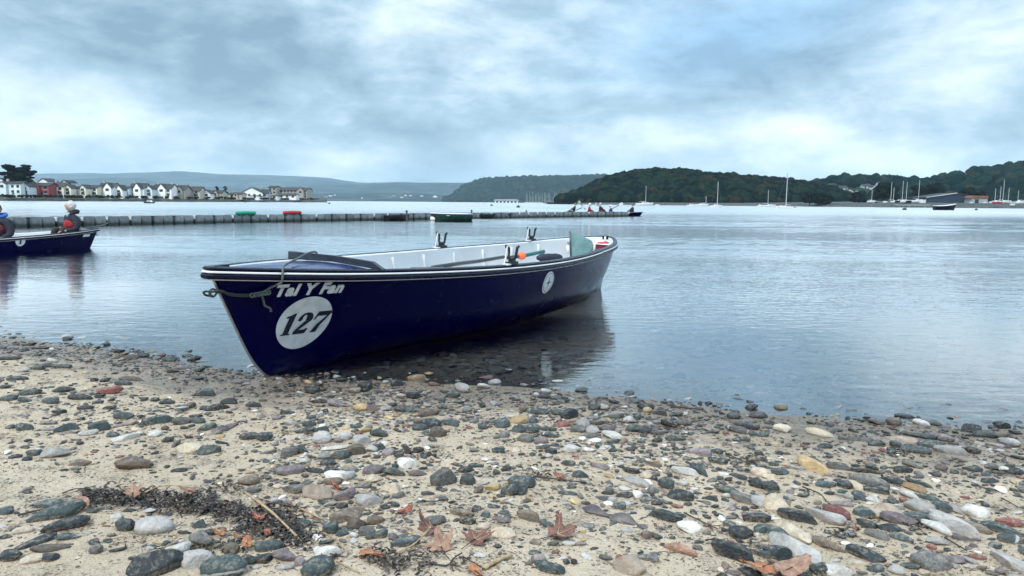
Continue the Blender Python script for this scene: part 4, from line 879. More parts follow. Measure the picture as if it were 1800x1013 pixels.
hill('wooded_hill', [(780, 356), (792, 352), (803, 342), (818, 331), (835, 325), (860, 319), (900, 318), (950, 317), (1000, 316), (1060, 314), (1110, 316), (1200, 320), (1400, 330)], 3000, 650, 400, M['woodfloor'], 0.05)
hill('near_wooded_hill', [(962, 358), (982, 355), (1002, 349), (1030, 339), (1050, 326), (1065, 320), (1080, 316), (1100, 313), (1115, 309), (1150, 306), (1170, 307), (1200, 308), (1230, 312), (1250, 316), (1285, 316), (1320, 320), (1360, 322), (1380, 325), (1420, 329), (1440, 333), (1470, 342), (1500, 352), (1530, 358)], 620, 110, 120, M['woodfloor'], 0.04, foot=1.2)
hill('right_hill', [(1350, 352), (1400, 339), (1430, 327), (1450, 322), (1485, 316), (1500, 319), (1540, 321), (1570, 322), (1620, 323), (1650, 316), (1680, 313), (1700, 307), (1720, 303), (1740, 303), (1775, 296), (1800, 292), (1950, 282), (2250, 290), (2600, 310)], 900, 330, 250, M['woodfloor'], 0.05, foot=1.0)
HBOX = [(1458, 1470, 322, 332), (1466, 1477, 329, 337), (1476, 1489, 326, 336), (1487, 1499, 332, 342), (1501, 1513, 320, 328), (1516, 1530, 323, 332), (1533, 1540, 325, 333), (1543, 1556, 319, 328), (1677, 1686, 304, 313), (1508, 1517, 334, 341)]
def clumps(name, hname, n, rad, mat, label_kind, seed, ymin=0.0, sub=1, squash=0.85, pxcut=None, lo=0.0, hi=0.76):
    Xg, Yg, Zg = HILLS[hname]; r = np.random.RandomState(seed); ny, nx = Xg.shape; V = []; Fs = []; nb = 0
    bV, bF = np.array(ICO[sub][0]), np.array(ICO[sub][1])
    for _ in range(n):
        t = (lo + (hi - lo) * r.rand()) * (ny - 1); s_ = r.rand() * (nx - 1); i, j = int(t), int(s_); a, b_ = t - i, s_ - j
        q = lambda A: (A[i, j] * (1 - a) + A[min(i + 1, ny - 1), j] * a) * (1 - b_) + (A[i, min(j + 1, nx - 1)] * (1 - a) + A[min(i + 1, ny - 1), min(j + 1, nx - 1)] * a) * b_
        x, y, z = q(Xg), q(Yg), q(Zg)
        if z < ymin: continue
        if hname == 'right_hill':
            f_ = FOC * x / y * .993 + 900; e_ = hz_y(f_) - (z + rad * .9 - CAM_H) / y * FOC
            if any(q_[0] - 2.5 < f_ < q_[1] + 2.5 and q_[2] - 1 < e_ + 2 and e_ - 4 < q_[3] for q_ in HBOX): continue
        R0 = rad * (0.55 + 0.9 * r.rand() ** 1.5); sh = r.rand(3) * 50
        nz_ = 1 + 0.55 * fbm(bV[:, 0] * 2.1 + sh[0], bV[:, 2] * 2.1 + bV[:, 1] * 1.7 + sh[1], seed, 3)
        v = bV * nz_[:, None] * R0 * np.array([1, 1, squash * (0.8 + .5 * r.rand())]); v += np.array([x, y, z + R0 * 0.45]); V.append(v); Fs.append(bF + nb); nb += len(bV)
    o = link(name, mesh_np(name, np.concatenate(V), np.concatenate(Fs), True), mat); tag(o, label_kind, kind='stuff'); return o
clumps('woodland', 'near_wooded_hill', 4600, 3.1, M['wood'], 'dense mixed woodland covering the near hill in the middle distance', 5, 1.5)
clumps('woodland', 'near_wooded_hill', 1500, 1.5, M['wood'], 'small crowns along the near woodland', 15, 1.5, 1, lo=.5)
clumps('woodland', 'right_hill', 3800, 4.4, M['wood2'], 'woodland covering the hillside at right', 6, 1.5)
clumps('woodland', 'wooded_hill', 4200, 10.5, M['wood2'], 'blue green woodland on the headland beyond the marina', 7, 0.5)
# shorelines of the far side
def shore(name, pts, mat, top_dz, depth):
    """pts: (px, distance of waterline, height of the bank, run of the bank)"""
    rows = [[], [], [], []]
    for px, d, hb, run in pts:
        for k, (dd, z) in enumerate(((0, -1.2), (run * .25, .15), (run, hb), (run + depth, hb + top_dz))): p = atd(px, 355, d + dd); rows[k].append((xat(px, d) * (d + dd) / d, d + dd, z))
    A = np.array(rows); n = 120; t = np.linspace(0, 1, n); t0 = np.linspace(0, 1, A.shape[1]); B = np.stack([np.stack([np.interp(t, t0, A[k, :, c]) for c in range(3)], -1) for k in range(4)])
    B[1:3, :, 2] += 0.25 * fbm(np.arange(n) * .7, np.arange(n) * 0., 3, 3); return tag(link(name, grid_mesh(name, B[..., 0], B[..., 1], B[..., 2], False), mat), kind='structure')
def DL(px): return float(np.interp(px, [-300, 0, 300, 420, 560], [300, 335, 395, 440, 520]))
shore('left_shore', [(px, DL(px) - 9, 2.1, 8) for px in (-400, -100, 0, 100, 200, 300, 400, 480, 540, 575)], M['bank'], 1.2, 90)
shore('right_shore', [(px, d, h_, 8) for px, d, h_ in ((960, 560, .8), (1050, 470, 1.0), (1180, 440, 1.2), (1300, 430, 1.2), (1420, 400, 1.8), (1500, 370, 2.2), (1600, 350, 2.4), (1700, 340, 2.3), (1800, 330, 2.2), (2000, 330, 2.2), (2400, 330, 2))], M['bank'], 2.0, 220)
shore('valley_shore', [(px, d, 2.0, 20) for px, d in ((400, 3700), (560, 3600), (700, 3400), (800, 2500), (880, 2200), (940, 1500), (1000, 1320), (1080, 1280))], M['woodfloor'], 4.0, 700)
def tree_thing(px0, px1, yt, yb, dist, label, group, mat='conifer', n=46, flat=False, name='tree', seed=1):
    r = np.random.RandomState(seed); cx = (px0 + px1) / 2; x0, x1 = xat(px0, dist), xat(px1, dist); zt, zb = zat(cx, yt, dist), max(zat(cx, yb, dist), .3); root = empty(name, (xat(cx, dist), dist, zb)); tag(root, label, 'tree', group)
    H_ = zt - zb; Wd = (x1 - x0) / 2; mb = MB()
    mb.tube([(0, 0, -.5), (.1, 0, H_ * .35), (0, 0, H_ * .8)], [H_ * .035, H_ * .028, H_ * .01], 7)
    for k in range(7): a = r.rand() * 6.28; z = H_ * (.25 + .45 * r.rand()); l = Wd * (.4 + .4 * r.rand()); mb.tube([(0, 0, z), (l * .6 * math.cos(a), l * .6 * math.sin(a), z + l * .18), (l * math.cos(a), l * math.sin(a), z + l * .22)], [H_ * .014, H_ * .009, H_ * .004], 5)
    mb.build('trunk', M['twig'], root, True)
    V = []; Fs = []; nb = 0; bV, bF = np.array(ICO[1][0]), np.array(ICO[1][1])
    for k in range(n):
        a = r.rand() * 6.28; rr_ = math.sqrt(r.rand()); z = .22 + .78 * r.rand(); prof = math.sqrt(max(0.02, 1 - ((z - .5) / .55) ** 2)) if not flat else (1.0 if z < .75 else .65) * (.5 + .5 * z)
        if flat: z = (int(z * 5) + .5) / 5 + r.rand() * .13 + .07 * math.sin(a * 2); 
        c = np.array([Wd * rr_ * prof * math.cos(a) * .88, Wd * rr_ * prof * math.sin(a) * .8, H_ * z * .93]); R0 = Wd * ((.16 + .16 * r.rand()) if not flat else (.07 + .13 * r.rand())); sh = r.rand(2) * 40
        v = bV * (1 + .7 * fbm(bV[:, 0] * 2.5 + sh[0], bV[:, 2] * 2.5 + bV[:, 1] * 2 + sh[1], 8, 3))[:, None] * R0 * np.array([1.2, 1.1, .45 if flat else .85]); V.append(v + c); Fs.append(bF + nb); nb += len(bV)
    # loose leaf sprays round the outline
    m_ = 700; P = r.randn(m_, 3); P /= np.linalg.norm(P, axis=1)[:, None]; base_ = np.concatenate(V); idx = r.randint(0, len(base_), m_); C_ = base_[idx] + P * Wd * .05; s_ = Wd * .028
    for q in range(m_): d1, d2 = r.randn(3) * s_, r.randn(3) * s_; V.append(np.array([C_[q], C_[q] + d1, C_[q] + d2])); Fs.append([[nb, nb + 1, nb + 2]]); nb += 3
    fl = [tuple(int(i) for i in f) for F_ in Fs for f in F_]; link('crown', mesh_np('crown', np.concatenate(V), fl, True), M[mat], root); return root
tree_thing(2, 70, 292, 342, 352, 'broad flat topped dark cedar rising over the houses at far left', None, 'conifer', 190, True, 'cedar_tree', 3)
for i, (a, b_, yt, yb, lb) in enumerate([(1536, 1578, 323, 356, 'rounded dark tree behind the tall masts on the right shore'), (1598, 1628, 325, 356, 'dark tree just left of the slanting shed roof'), (1622, 1662, 324, 352, 'dark spreading tree above the slanting shed roof'), (1684, 1716, 331, 356, 'low dark tree right of the slanting shed roof'), (1408, 1438, 338, 360, 'dark low tree at the foot of the near wooded hill'), (1432, 1466, 341, 360, 'wide dark tree below the hillside houses'), (1494, 1520, 338, 358, 'dark tree on the shore between hillside houses and masts'), (1712, 1738, 338, 356, 'small dark tree left of the tall mast at far right')]):
    tree_thing(a, b_, yt, yb, 395, lb, 'dark trees along the right shore', 'conifer', 40, False, 'tree', 20 + i)
for i, (a, b_, yt, yb, d, lb) in enumerate([(1258, 1290, 306, 330, 612, 'rounded clump tree standing proud on the near wooded skyline'), (1074, 1084, 306, 322, 615, 'pointed pine on the left shoulder of the near wooded hill'), (1085, 1092, 308, 322, 616, 'slim pine second from the left on the near wooded skyline'), (1112, 1128, 300, 318, 618, 'bushy pine where the near wooded skyline levels out'), (1717, 1727, 293, 312, 880, 'dark pointed pine on the skyline of the right hill'), (1552, 1566, 310, 324, 880, 'bare crowned tree on the skyline above the tall masts'), (392, 402, 326, 346, 440, 'dark pointed tree among the waterfront houses'), (376, 386, 327, 346, 432, 'dark conical tree left of the low white gables'), (344, 354, 327, 344, 420, 'dark narrow tree beside the dormered house')]):
    tree_thing(a, b_, yt, yb, d, lb, None, 'conifer', 34, False, 'tree', 40 + i)
# ------------------------------------------------------------------ houses
HC = dict(white=(0.80, 0.81, 0.80), pale=(0.60, 0.68, 0.70), cream=(0.68, 0.66, 0.54), red=(0.26, 0.055, 0.06), stone=(0.34, 0.32, 0.28), beige=(0.45, 0.42, 0.35), grey=(0.30, 0.34, 0.36))
HM = {k: pmat('render_' + k, v, 0.85, 0.12, 0.6) for k, v in HC.items()}
M['slate'] = pmat('slate_roof', (0.022, 0.028, 0.035), 0.7, 0.4, 1.2); M['slate2'] = pmat('brown_roof', (0.035, 0.033, 0.035), 0.7, 0.4, 1.2); M['palewin'] = pmat('dark_glazing', (0.02, 0.03, 0.04), 0.15, 0.2, 1); M['tin'] = pmat('white_sheet_roof', (0.55, 0.6, 0.62), 0.5, 0.3, 1)
M['brickch'] = pmat('chimney_render', (0.38, 0.38, 0.36), 0.9, 0.3, 1)
def house(px0, px1, yr, ye, yb, dist, wall, label, kind='side', roof='slate', wins=3, chim=1, floors=2, group='waterfront houses on the left shore', depth=8.5, bay=None, name='house'):
    cx = (px0 + px1) / 2; Wd = xat(px1, dist) - xat(px0, dist); zb = zat(cx, yb, dist); ze, zr = zat(cx, ye, dist) - zb, zat(cx, yr, dist) - zb
    root = empty(name, (xat(cx, dist), dist, zb)); tag(root, label, 'house', group); hw, hd = Wd / 2, depth / 2; yb0 = 0.0
    wm = HM[wall]; b = MB(); ov = .35
    if kind == 'side':
        b.box((0, hd, ze / 2 - .75), (Wd, depth, ze + 1.5)); 
        for s_ in (-1, 1): b.prism([(0, ze), (depth, ze), (hd, zr - .15)], (0, 1, 0), (0, 0, 1), (s_ * (hw - .15) - .1, 0, 0), (.2, 0, 0))
        b.build('wall', wm, root); r_ = MB(); r_.prism([(-ov, ze - .12), (hd, zr), (depth + ov, ze - .12), (depth + ov, ze + .1), (hd, zr + .25), (-ov, ze + .1)], (0, 1, 0), (0, 0, 1), (-hw - ov, 0, 0), (Wd + 2 * ov, 0, 0))
    else:
        b.prism([(-hw, -1.5), (hw, -1.5), (hw, ze), (0, zr), (-hw, ze)], (1, 0, 0), (0, 0, 1), (0, 0, 0), (0, depth, 0)); b.build('wall', wm, root)
        r_ = MB(); r_.prism([(-hw - ov, ze - .2), (0, zr + .05), (hw + ov, ze - .2), (hw + ov, ze + .1), (0, zr + .35), (-hw - ov, ze + .1)], (1, 0, 0), (0, 0, 1), (0, -ov, 0), (0, depth + 2 * ov, 0))
    rf = r_.build('roof', M[roof], root)
    if bay:                                              # projecting gable on the front: offset, width, eave and ridge heights as shares
        bx, bw, be, br = bay; bx *= Wd; bw *= Wd; bz, bt = ze * be, min(zr * br, zr); MB().prism([(bx - bw / 2, -1.5), (bx + bw / 2, -1.5), (bx + bw / 2, bz), (bx, bt), (bx - bw / 2, bz)], (1, 0, 0), (0, 0, 1), (0, -1.2, 0), (0, 4.5, 0)).build('front_gable', wm, root)
        MB().prism([(bx - bw / 2 - .3, bz - .2), (bx, bt + .05), (bx + bw / 2 + .3, bz - .2), (bx + bw / 2 + .3, bz + .1), (bx, bt + .3), (bx - bw / 2 - .3, bz + .1)], (1, 0, 0), (0, 0, 1), (0, -1.45, 0), (0, 4.7, 0)).build('gable_roof', M[roof], root)
        fr = MB().box((bx, -1.24, bz * .78), (bw * .42, .08, 1.3)).build('window', M['palewin'], root)
    for k in range(chim):
        cx_ = (-hw * .7, hw * .75)[k % 2]; MB().box((cx_, hd, zr + .5), (.9, .7, 1.7)).build('chimney', M['brickch'], rf)
    for f in range(floors):
        z = ze * (f + .55) / floors
        for k in range(wins):
            x = -hw + Wd * (k + .5) / wins
            if bay and abs(x - bx) < bw / 2 + .5: continue
            w_ = MB().box((x, -.03, z), (min(1.5, Wd / wins * .5), .06, 1.25)).build('window', M['palewin'], root); MB().box((x, -.08, z - .68), (min(1.7, Wd / wins * .6), .14, .1)).build('sill', M['white'], w_)
    if floors > 1: MB().box((hw * .28, -.035, 1.0), (1.0, .07, 2.0)).build('door', M['palewin'], root)
    return root
HL = [(-60, -32, 318, 325, 342, 'cream', 'side', 'slate2', (.2, .35, 1, 1)), (-32, 2, 316, 324, 342, 'white', 'side', 'slate', None),
 (0, 38, 316, 322.5, 342, 'pale', 'side', 'slate', (-.28, .36, .98, .97), 'pale blue house with a gabled wing at the left edge of the photo'),
 (38.5, 52, 320, 327, 342.5, 'pale', 'gable', 'slate', None, 'narrow pale blue gable between the pale house and the red house'),
 (53, 87, 319, 326, 342.5, 'red', 'side', 'slate', (-.1, .34, 1, .95), 'red painted house on the left waterfront'),
 (88, 113, 320, 327.5, 342.5, 'cream', 'side', 'slate2', None, 'cream house just right of the red house'),
 (113.5, 126, 323, 330, 343, 'cream', 'gable', 'slate', None, 'cream gable end second right of the red house'),
 (127, 140, 325, 331, 343, 'beige', 'side', 'slate2', None, 'small beige house between two cream gables'),
 (140.5, 152, 324, 330, 343.5, 'cream', 'gable', 'slate', None, 'slim cream gable left of the white double fronted house'),
 (152.5, 172, 323, 329, 344, 'cream', 'side', 'slate', None, 'low cream house left of the tall white gable'),
 (173, 200, 321, 330, 344, 'white', 'side', 'slate', (.2, .5, 1, 1.0), 'white house with tall dark trimmed gable, first of the white row'),
 (203, 216, 324, 333, 344.5, 'white', 'gable', 'slate', None, 'narrow white gable between the two large white houses'),
 (217, 227, 325, 331, 345, 'pale', 'side', 'slate', None, 'narrow pale house against the second large white gable'),
 (227.5, 254, 321, 331, 345, 'white', 'side', 'slate', (.1, .5, 1, 1.0), 'second large white gabled house, above the small dark boat'),
 (256, 268, 324, 332, 345, 'pale', 'gable', 'slate', None, 'thin pale gable right of the second large white house'),
 (269, 302, 323, 331, 345.5, 'white', 'side', 'slate', (.02, .42, 1, 1.0), 'third large white gabled house with flat wing, right end of white row'),
 (304, 326, 324, 334, 345.5, 'stone', 'side', 'slate2', (.1, .5, 1, .9), 'brown stone house with steep roof right of the white row'),
 (327, 352, 325, 335, 345.5, 'beige', 'side', 'slate2', None, 'beige dormered house beneath a big dark roof'),
 (356, 370, 333, 340, 345.8, 'white', 'gable', 'slate', None, 'small bright white gable right of the dormered house'),
 (371, 390, 332, 339, 346, 'beige', 'side', 'slate', (0, .4, 1, .95), 'low house with dark roof right of the small white gable'),
 (402, 425, 338, 341, 347, 'beige', 'side', 'slate2', (.1, .3, .9, .95), 'long low beige house left of the big pale gable'),
 (424, 462, 328, 338, 347.5, 'white', 'gable', 'slate', None, 'wide white gable building with shallow roof left of the hotel'),
 (440, 456, 341, 344, 348, 'white', 'gable', 'slate', None, 'little pale gable in front of the wide white gable'),
 (459, 472, 332, 339, 347, 'grey', 'side', 'slate', None, 'grey roofed block between white gable and hotel tower'),
 (477, 488, 341, 344, 348.5, 'white', 'gable', 'slate', None, 'tiny white gable at the foot of the hotel tower'),
 (490, 520, 340, 342.5, 348, 'white', 'side', 'slate2', None, 'low white wing in front of the hotel')]
seen_lb = 0
for i, hrow in enumerate(HL):
    a, b_, yr, ye, yb, wl, kd, rfm, bay = hrow[:9]; lb = hrow[9] if len(hrow) > 9 else ('cream house beyond the left edge of the waterfront', 'white house beyond the left edge of the waterfront')[i % 2]
    if i < 2: continue
    d_ = DL((a + b_) / 2) + (0 if kd == 'side' else -2) + (14 if yr == 328 else 0); wpx = b_ - a
    yr, ye = yr + 1.0 + (i * 7 % 5) * .6, ye + .9 + (i % 2) * .5
    house(a, b_, yr, ye, yb, d_, wl, lb, kd, rfm, max(1, int(wpx / 9)), 1 if wpx > 18 and i % 3 else (2 if wpx > 22 else 0), 2 if yb - ye > 9 else 1, bay=bay, depth=8.5 if wpx > 16 else 6)
# upper houses behind the row
for a, b_, yr, ye, lb in ((70, 86, 314.5, 319, 'white house peeping above the roofs right of the cedar'), (110, 120, 317.5, 321, 'small pale roof top behind the cream houses'), (0, 8, 314, 318, 'pale upper storey left of the cedar'), (36, 44, 316, 320, 'white gable top showing behind the pale blue house')):
    house(a, b_, yr, ye, 338, DL((a + b_) / 2) + 30, 'white', lb, 'gable', 'slate', 1, 0, 1, 'houses behind the waterfront row')
ht = house(486, 540, 330, 335, 348, 508, 'stone', 'long stone hotel with three storeys near the right end of the left shore', 'side', 'slate2', 9, 2, 3, None, 14, (.3, .2, 1, 1.0), 'hotel')
house(472, 486, 327, 330, 348, 500, 'stone', 'square stone tower with low cap roof at the left of the hotel', 'side', 'slate', 2, 0, 3, None, 9, None, 'tower')
hts = [(h_[0], h_[1], h_[9]) for h_ in HL[2:]] + [(486, 540, 'long stone hotel near the right end')]
def shrub_label(px, d_):
    h_ = min(hts, key=lambda q: abs((q[0] + q[1]) / 2 - px) - (q[1] - q[0]) * .25); r_ = (px - h_[0]) / max(1, h_[1] - h_[0]); sd_ = 'left part' if r_ < .36 else ('right part' if r_ > .64 else 'middle')
    s_ = 'dark shrub before the %s of the %s' % (sd_, h_[2].split(',')[0]); return s_ if len(s_.split()) <= 16 else 'dark clipped shrub below the far waterfront houses'
for px in list(range(6, 300, 11)) + [310, 330, 345, 362, 380, 395, 410, 430, 455, 466, 500, 528, 543]:
    r_ = random.Random(px); d_ = DL(px) - 6; rb = empty('garden_shrub', (xat(px + r_.uniform(-4, 4), d_), d_, 1.9)); V = MB()
    for k in range(4): c = (r_.uniform(-1.3, 1.3), r_.uniform(-.6, .6), r_.uniform(.2, .8)); V.ball(c, (r_.uniform(.5, 1.1), .7, r_.uniform(.4, .8)), 1)
    V.build('foliage', M['bushes'], rb, True); tag(rb, shrub_label(px, d_), 'shrub', 'garden shrubs along the left shore')
# sea wall in front of the gardens
sw = MB(); pts = [(px, DL(px) - 1.4) for px in range(-300, 576, 20)]
for (pa, da), (pb, db) in zip(pts[:-1], pts[1:]):
    A = Vector((xat(pa, da), da, 0)); B = Vector((xat(pb, db), db, 0)); d = B - A; sw.box(tuple((A + B) / 2 + Vector((0, 0, 1.9))), (d.length + .02, .5, 1.9), math.atan2(d.y, d.x))
tag(sw.build('sea_wall', M['bank']), 'low grey sea wall running along the left shore gardens', 'wall')
# village at the foot of the valley hills and on the right hillside
for i in range(52):
    r_ = random.Random(900 + i); px = r_.uniform(595, 800) if i < 40 else r_.uniform(560, 610); d_ = r_.uniform(3850, 4300); py = r_.uniform(344, 351.5); h_ = r_.uniform(2.0, 3.4)
    house(px, px + r_.uniform(3, 7), py - h_, py - h_ * .5, py, d_, r_.choice(['white', 'pale', 'beige', 'white']), 'tiny pale house in the hazy village below the distant hills', r_.choice(['side', 'gable']), 'slate', 1, 0, 1, 'houses of the distant village')
for a, b_, yr, ye, yb, wl, kd, lb in ((1458, 1470, 323, 327, 332, 'white', 'side', 'white house highest on the left of the right hillside'), (1466, 1477, 330, 333, 337, 'pale', 'gable', 'pale gable house below the highest white hillside house'), (1476, 1489, 327, 331, 336, 'white', 'side', 'broad white house in the middle of the hillside cluster'), (1487, 1499, 333, 337, 342, 'white', 'gable', 'white gable house lowest in the hillside cluster'),
    (1501, 1513, 321, 324, 328, 'white', 'side', 'white terrace at the top of the hillside, left end'), (1516, 1530, 324, 328, 332, 'pale', 'side', 'long pale house on the hillside right of the terrace'), (1533, 1540, 326, 329, 333, 'white', 'gable', 'small white gable on the hillside behind the round dark tree'), (1543, 1556, 320, 324, 328, 'pale', 'side', 'pale house half hidden above the round dark tree'), (1677, 1686, 305, 308, 313, 'pale', 'gable', 'pale house alone on the crest of the right hill'), (1508, 1517, 334, 337, 341, 'white', 'side', 'low white bungalow beneath the long pale hillside house')):
    house(a, b_, yr, ye, yb, 640 if yb > 330 else 700, wl, lb, kd, 'slate', 2, 0, 1, 'houses on the right hillside', 7)
for o in [o for o in COL.objects if o.get('group') == 'houses on the right hillside']:      # stand them on the slope
    Xg, Yg, Zg = HILLS['right_hill']; k = int(((Xg - o.location.x) ** 2 + (Yg - o.location.y) ** 2).argmin()); f = 1.0
    best = None
    for q in range(0, 22):
        j = int(abs(Xg[q] / Yg[q] - o.location.x / o.location.y).argmin()); dz_ = abs((Zg[q, j] - CAM_H) / Yg[q, j] - (o.location.z - CAM_H) / o.location.y)
        if best is None or dz_ < best[0]: best = (dz_, Yg[q, j])
    kf = (best[1] - 4) / o.location.y; o.location = (o.location.x * kf, o.location.y * kf, CAM_H + (o.location.z - CAM_H) * kf); o.scale = (kf, kf, kf)
# shed with a slanting sheet roof
d_ = 372; sh_ = empty('boat_shed', (xat(1665, d_), d_, zat(1665, 357, d_))); tag(sh_, 'large dark blue boat shed with a pale slanting roof edge', 'shed')
x0, x1, x2 = [xat(q, d_) - sh_.location.x for q in (1628, 1680, 1706)]; z0, z1 = [zat(1665, q, d_) - sh_.location.z for q in (348.5, 340.5)]
M['shed'] = pmat('dark_blue_cladding', (0.012, 0.03, 0.06), 0.6, 0.2, 0.5); MB().prism([(x0, -1), (x2, -1), (x2, z1 - 1.2), (x1, z1), (x0, z0)], (1, 0, 0), (0, 0, 1), (0, 0, 0), (0, 16, 0)).build('wall', M['shed'], sh_)
MB().prism([(x0 - .5, z0 + .0), (x1, z1 + .02), (x1, z1 + .45), (x0 - .5, z0 + .42)], (1, 0, 0), (0, 0, 1), (0, -.6, 0), (0, 17, 0)).build('roof', M['slate'], sh_); MB().prism([(x0 - .5, z0 + .12), (x1, z1 + .14), (x1, z1 + .5), (x0 - .5, z0 + .47)], (1, 0, 0), (0, 0, 1), (0, -.75, 0), (0, .12, 0)).build('fascia', M['tin'], sh_); MB().prism([(x1 + .01, z1 + .02), (x2 + .5, z1 - 1.2), (x2 + .5, z1 - .9), (x1 + .01, z1 + .4)], (1, 0, 0), (0, 0, 1), (0, -.5, 0), (0, 17, 0)).build('roof', M['slate'], sh_)
sh2 = empty('workshop', (xat(1722, 366), 366, zat(1722, 358, 366))); tag(sh2, 'low brown roofed workshop right of the dark boat shed', 'shed'); MB().box((0, 4, 1.0), (8.2, 8, 3.4)).build('wall', HM['grey'], sh2); M['rust'] = pmat('rusty_roof', (0.20, 0.085, 0.05), 0.8, 0.5, 1); MB().prism([(-4.6, 2.71), (4.6, 2.71), (3.6, 4.0), (-3.6, 4.0)], (1, 0, 0), (0, 0, 1), (0, -.4, 0), (0, 8.8, 0)).build('roof', M['rust'], sh2); MB().box((-1.5, -.04, 1.1), (2, .06, 2)).build('door', M['palewin'], sh2)
# low pale slipway and jetty
jt = empty('jetty', (xat(1604, 335), 335, 0)); tag(jt, 'pale grey jetty on piles below the tall masts', 'jetty'); MB().box((0, 1, 1.25), (16, 2.4, .3)).build('deck', HM['grey'], jt)
for k in range(7): MB().tube([(-7.4 + k * 2.45, 0, -2.5), (-7.4 + k * 2.45, 0, 1.1)], .16, 8).build('pile', M['bank'], jt)
# ------------------------------------------------------------------ moored and laid up craft
def sailboat(px0, px1, ywl, mast_px, mast_top, label, hullm='white', dist=None, rz=0.0, zbase=0.0, group='sailing boats on the moorings', cabin=True):
    cx = (px0 + px1) / 2; d = dist or at(cx, ywl, 0).y; L = abs(xat(px1, d) - xat(px0, d)); L = max(L, 2.0); r = empty('sailing_boat', (xat(cx, d), d, zbase), rz); tag(r, label, 'sailing boat', group)
    small_hull('hull', L, L * .3, L * .13, M[hullm], r, .3, .7, -.3); MB().box((-.02 * L, 0, L * .12), (L * .8, L * .22, .06)).build('deck', M['white'], r)
    if cabin: cb_ = MB().box((.02 * L, 0, L * .155), (L * .38, L * .19, L * .07), taper=.85).build('cabin', M['white'], r); MB().box((.02 * L, 0, L * .16), (L * .26, L * .20, L * .02)).build('window', M['palewin'], cb_)
    mx = (xat(mast_px, d) - xat(cx, d)) * (1 if abs(rz) < 1.6 else -1); zt = zat(mast_px, mast_top, d) - zbase; MB().tube([(mx, 0, L * .1), (mx, 0, zt)], [max(.12, d * .00016), max(.09, d * .00012)], 7).build('mast', M['mast'], r)
    MB().tube([(mx, 0, L * .24), (mx - L * .36, 0, L * .22)], .10, 6).build('boom', M['metal'], r); b = MB(); b.tube([(mx, 0, zt - .1), (L * .48, 0, L * .17)], .022, 4, cap=False); b.tube([(mx, 0, zt - .1), (-L * .48, 0, L * .14)], .022, 4, cap=False); b.tube([(mx, -.5, zt * .66), (mx, .5, zt * .66)], .03, 4); b.build('rigging', M['galv'], r); return r
def motorboat(px0, px1, ywl, label, hullm='white', dist=None, zbase=0.0, arch=True, group='motor boats on the moorings', rz=0.0):
    cx = (px0 + px1) / 2; d = dist or at(cx, ywl, 0).y; L = max(abs(xat(px1, d) - xat(px0, d)), 1.6); r = empty('motor_boat', (xat(cx, d), d, zbase), rz); tag(r, label, 'motor boat', group)
    small_hull('hull', L, L * .32, L * .14, M[hullm], r, .35, .85, -.25); MB().box((0, 0, L * .13), (L * .8, L * .25, .06)).build('deck', M['white'], r); c = MB().prism([(-.22 * L, 0), (.26 * L, 0), (.10 * L, .13 * L), (-.20 * L, .14 * L)], (1, 0, 0), (0, 0, 1), (0, -L * .11, L * .135), (0, L * .22, 0)).build('cabin', M['white'], r)
    MB().prism([(-.17 * L, .05 * L), (.14 * L, .05 * L), (.085 * L, .105 * L), (-.17 * L, .11 * L)], (1, 0, 0), (0, 0, 1), (0, -L * .112, L * .135), (0, L * .224, 0)).build('window', M['palewin'], c)
    if arch: MB().tube([(-.3 * L, -.12 * L, .14 * L), (-.26 * L, -.11 * L, .34 * L), (-.26 * L, .11 * L, .34 * L), (-.3 * L, .12 * L, .14 * L)], .05, 6).build('arch', M['white'], r)
    return r
sailboat(1118, 1149, 361.5, 1135, 327, 'white sloop moored alone just right of the longboat crew')
motorboat(1151, 1160, 361.5, 'small white launch moored right of the leftmost sloop', arch=False)
sailboat(1222, 1246, 362.6, 1241, 345, 'small sailing boat with a short mast left of the middle sloop')
motorboat(1208, 1224, 362.8, 'low white cruiser at the left of the middle group of moored boats', arch=False)
sailboat(1249, 1270, 364.2, 1261, 319.5, 'white sloop with tall mast in the middle of the near wooded shore')
motorboat(1332, 1345, 363.2, 'white cabin cruiser at the left end of the right hand moored group')
sailboat(1343, 1364, 363.4, 1350, 334, 'white sailing boat with a medium mast between two cruisers')
sailboat(1364, 1389, 366.3, 1382, 304.5, 'white yacht with the tallest mast, right of the moored group', rz=math.pi)
motorboat(254, 273, 357.6, 'small dark boat with a white cabin moored off the white houses', 'dgreen', arch=False, group=None)
motorboat(480, 505, 355.6, 'dark hulled cruiser with white top moored off the hotel', 'rail', arch=False, group=None)
motorboat(523, 548, 354.9, 'white cruiser moored just right of the hotel', 'white', arch=False, group=None)
for px, y_, lb in ((612, 355.6, 'tiny white boat at the left foot of the distant village'), (620, 355.9, 'tiny boat second from the left below the distant village'), (674, 356.2, 'tiny white boat in the middle of the distant shoreline'), (846, 357.6, 'tiny white boat left of the pale marina building'), (1498, 363.5, 'little white boat at the water edge right of the moored yachts')):
    motorboat(px - 3, px + 4, y_, lb, arch=False, dist=at(px, max(y_, hz_y(px) + 2.2)).y, group=None)
bk = empty('moored_boat', tuple(at(1661, 369.6))); tag(bk, 'black hulled open boat with pale gunwale moored off the slipway', 'boat'); small_hull('hull', 5.4, 1.9, 1.0, M['rail'], bk, .5, .85, -.3); b = MB()
for sg in (-1, 1): b.tube([((u - .5) * 5.3, sg * .93 * ((1 - u ** 2.6) * (.85 + .15 * min(1, u * 2.5))), 1.0 * (1 + .5 * u ** 2.2) + .03) for u in np.linspace(0, 1, 12)], .09, 6)
b.build('gunwale', M['white'], bk, True); bk.rotation_euler[2] = 0
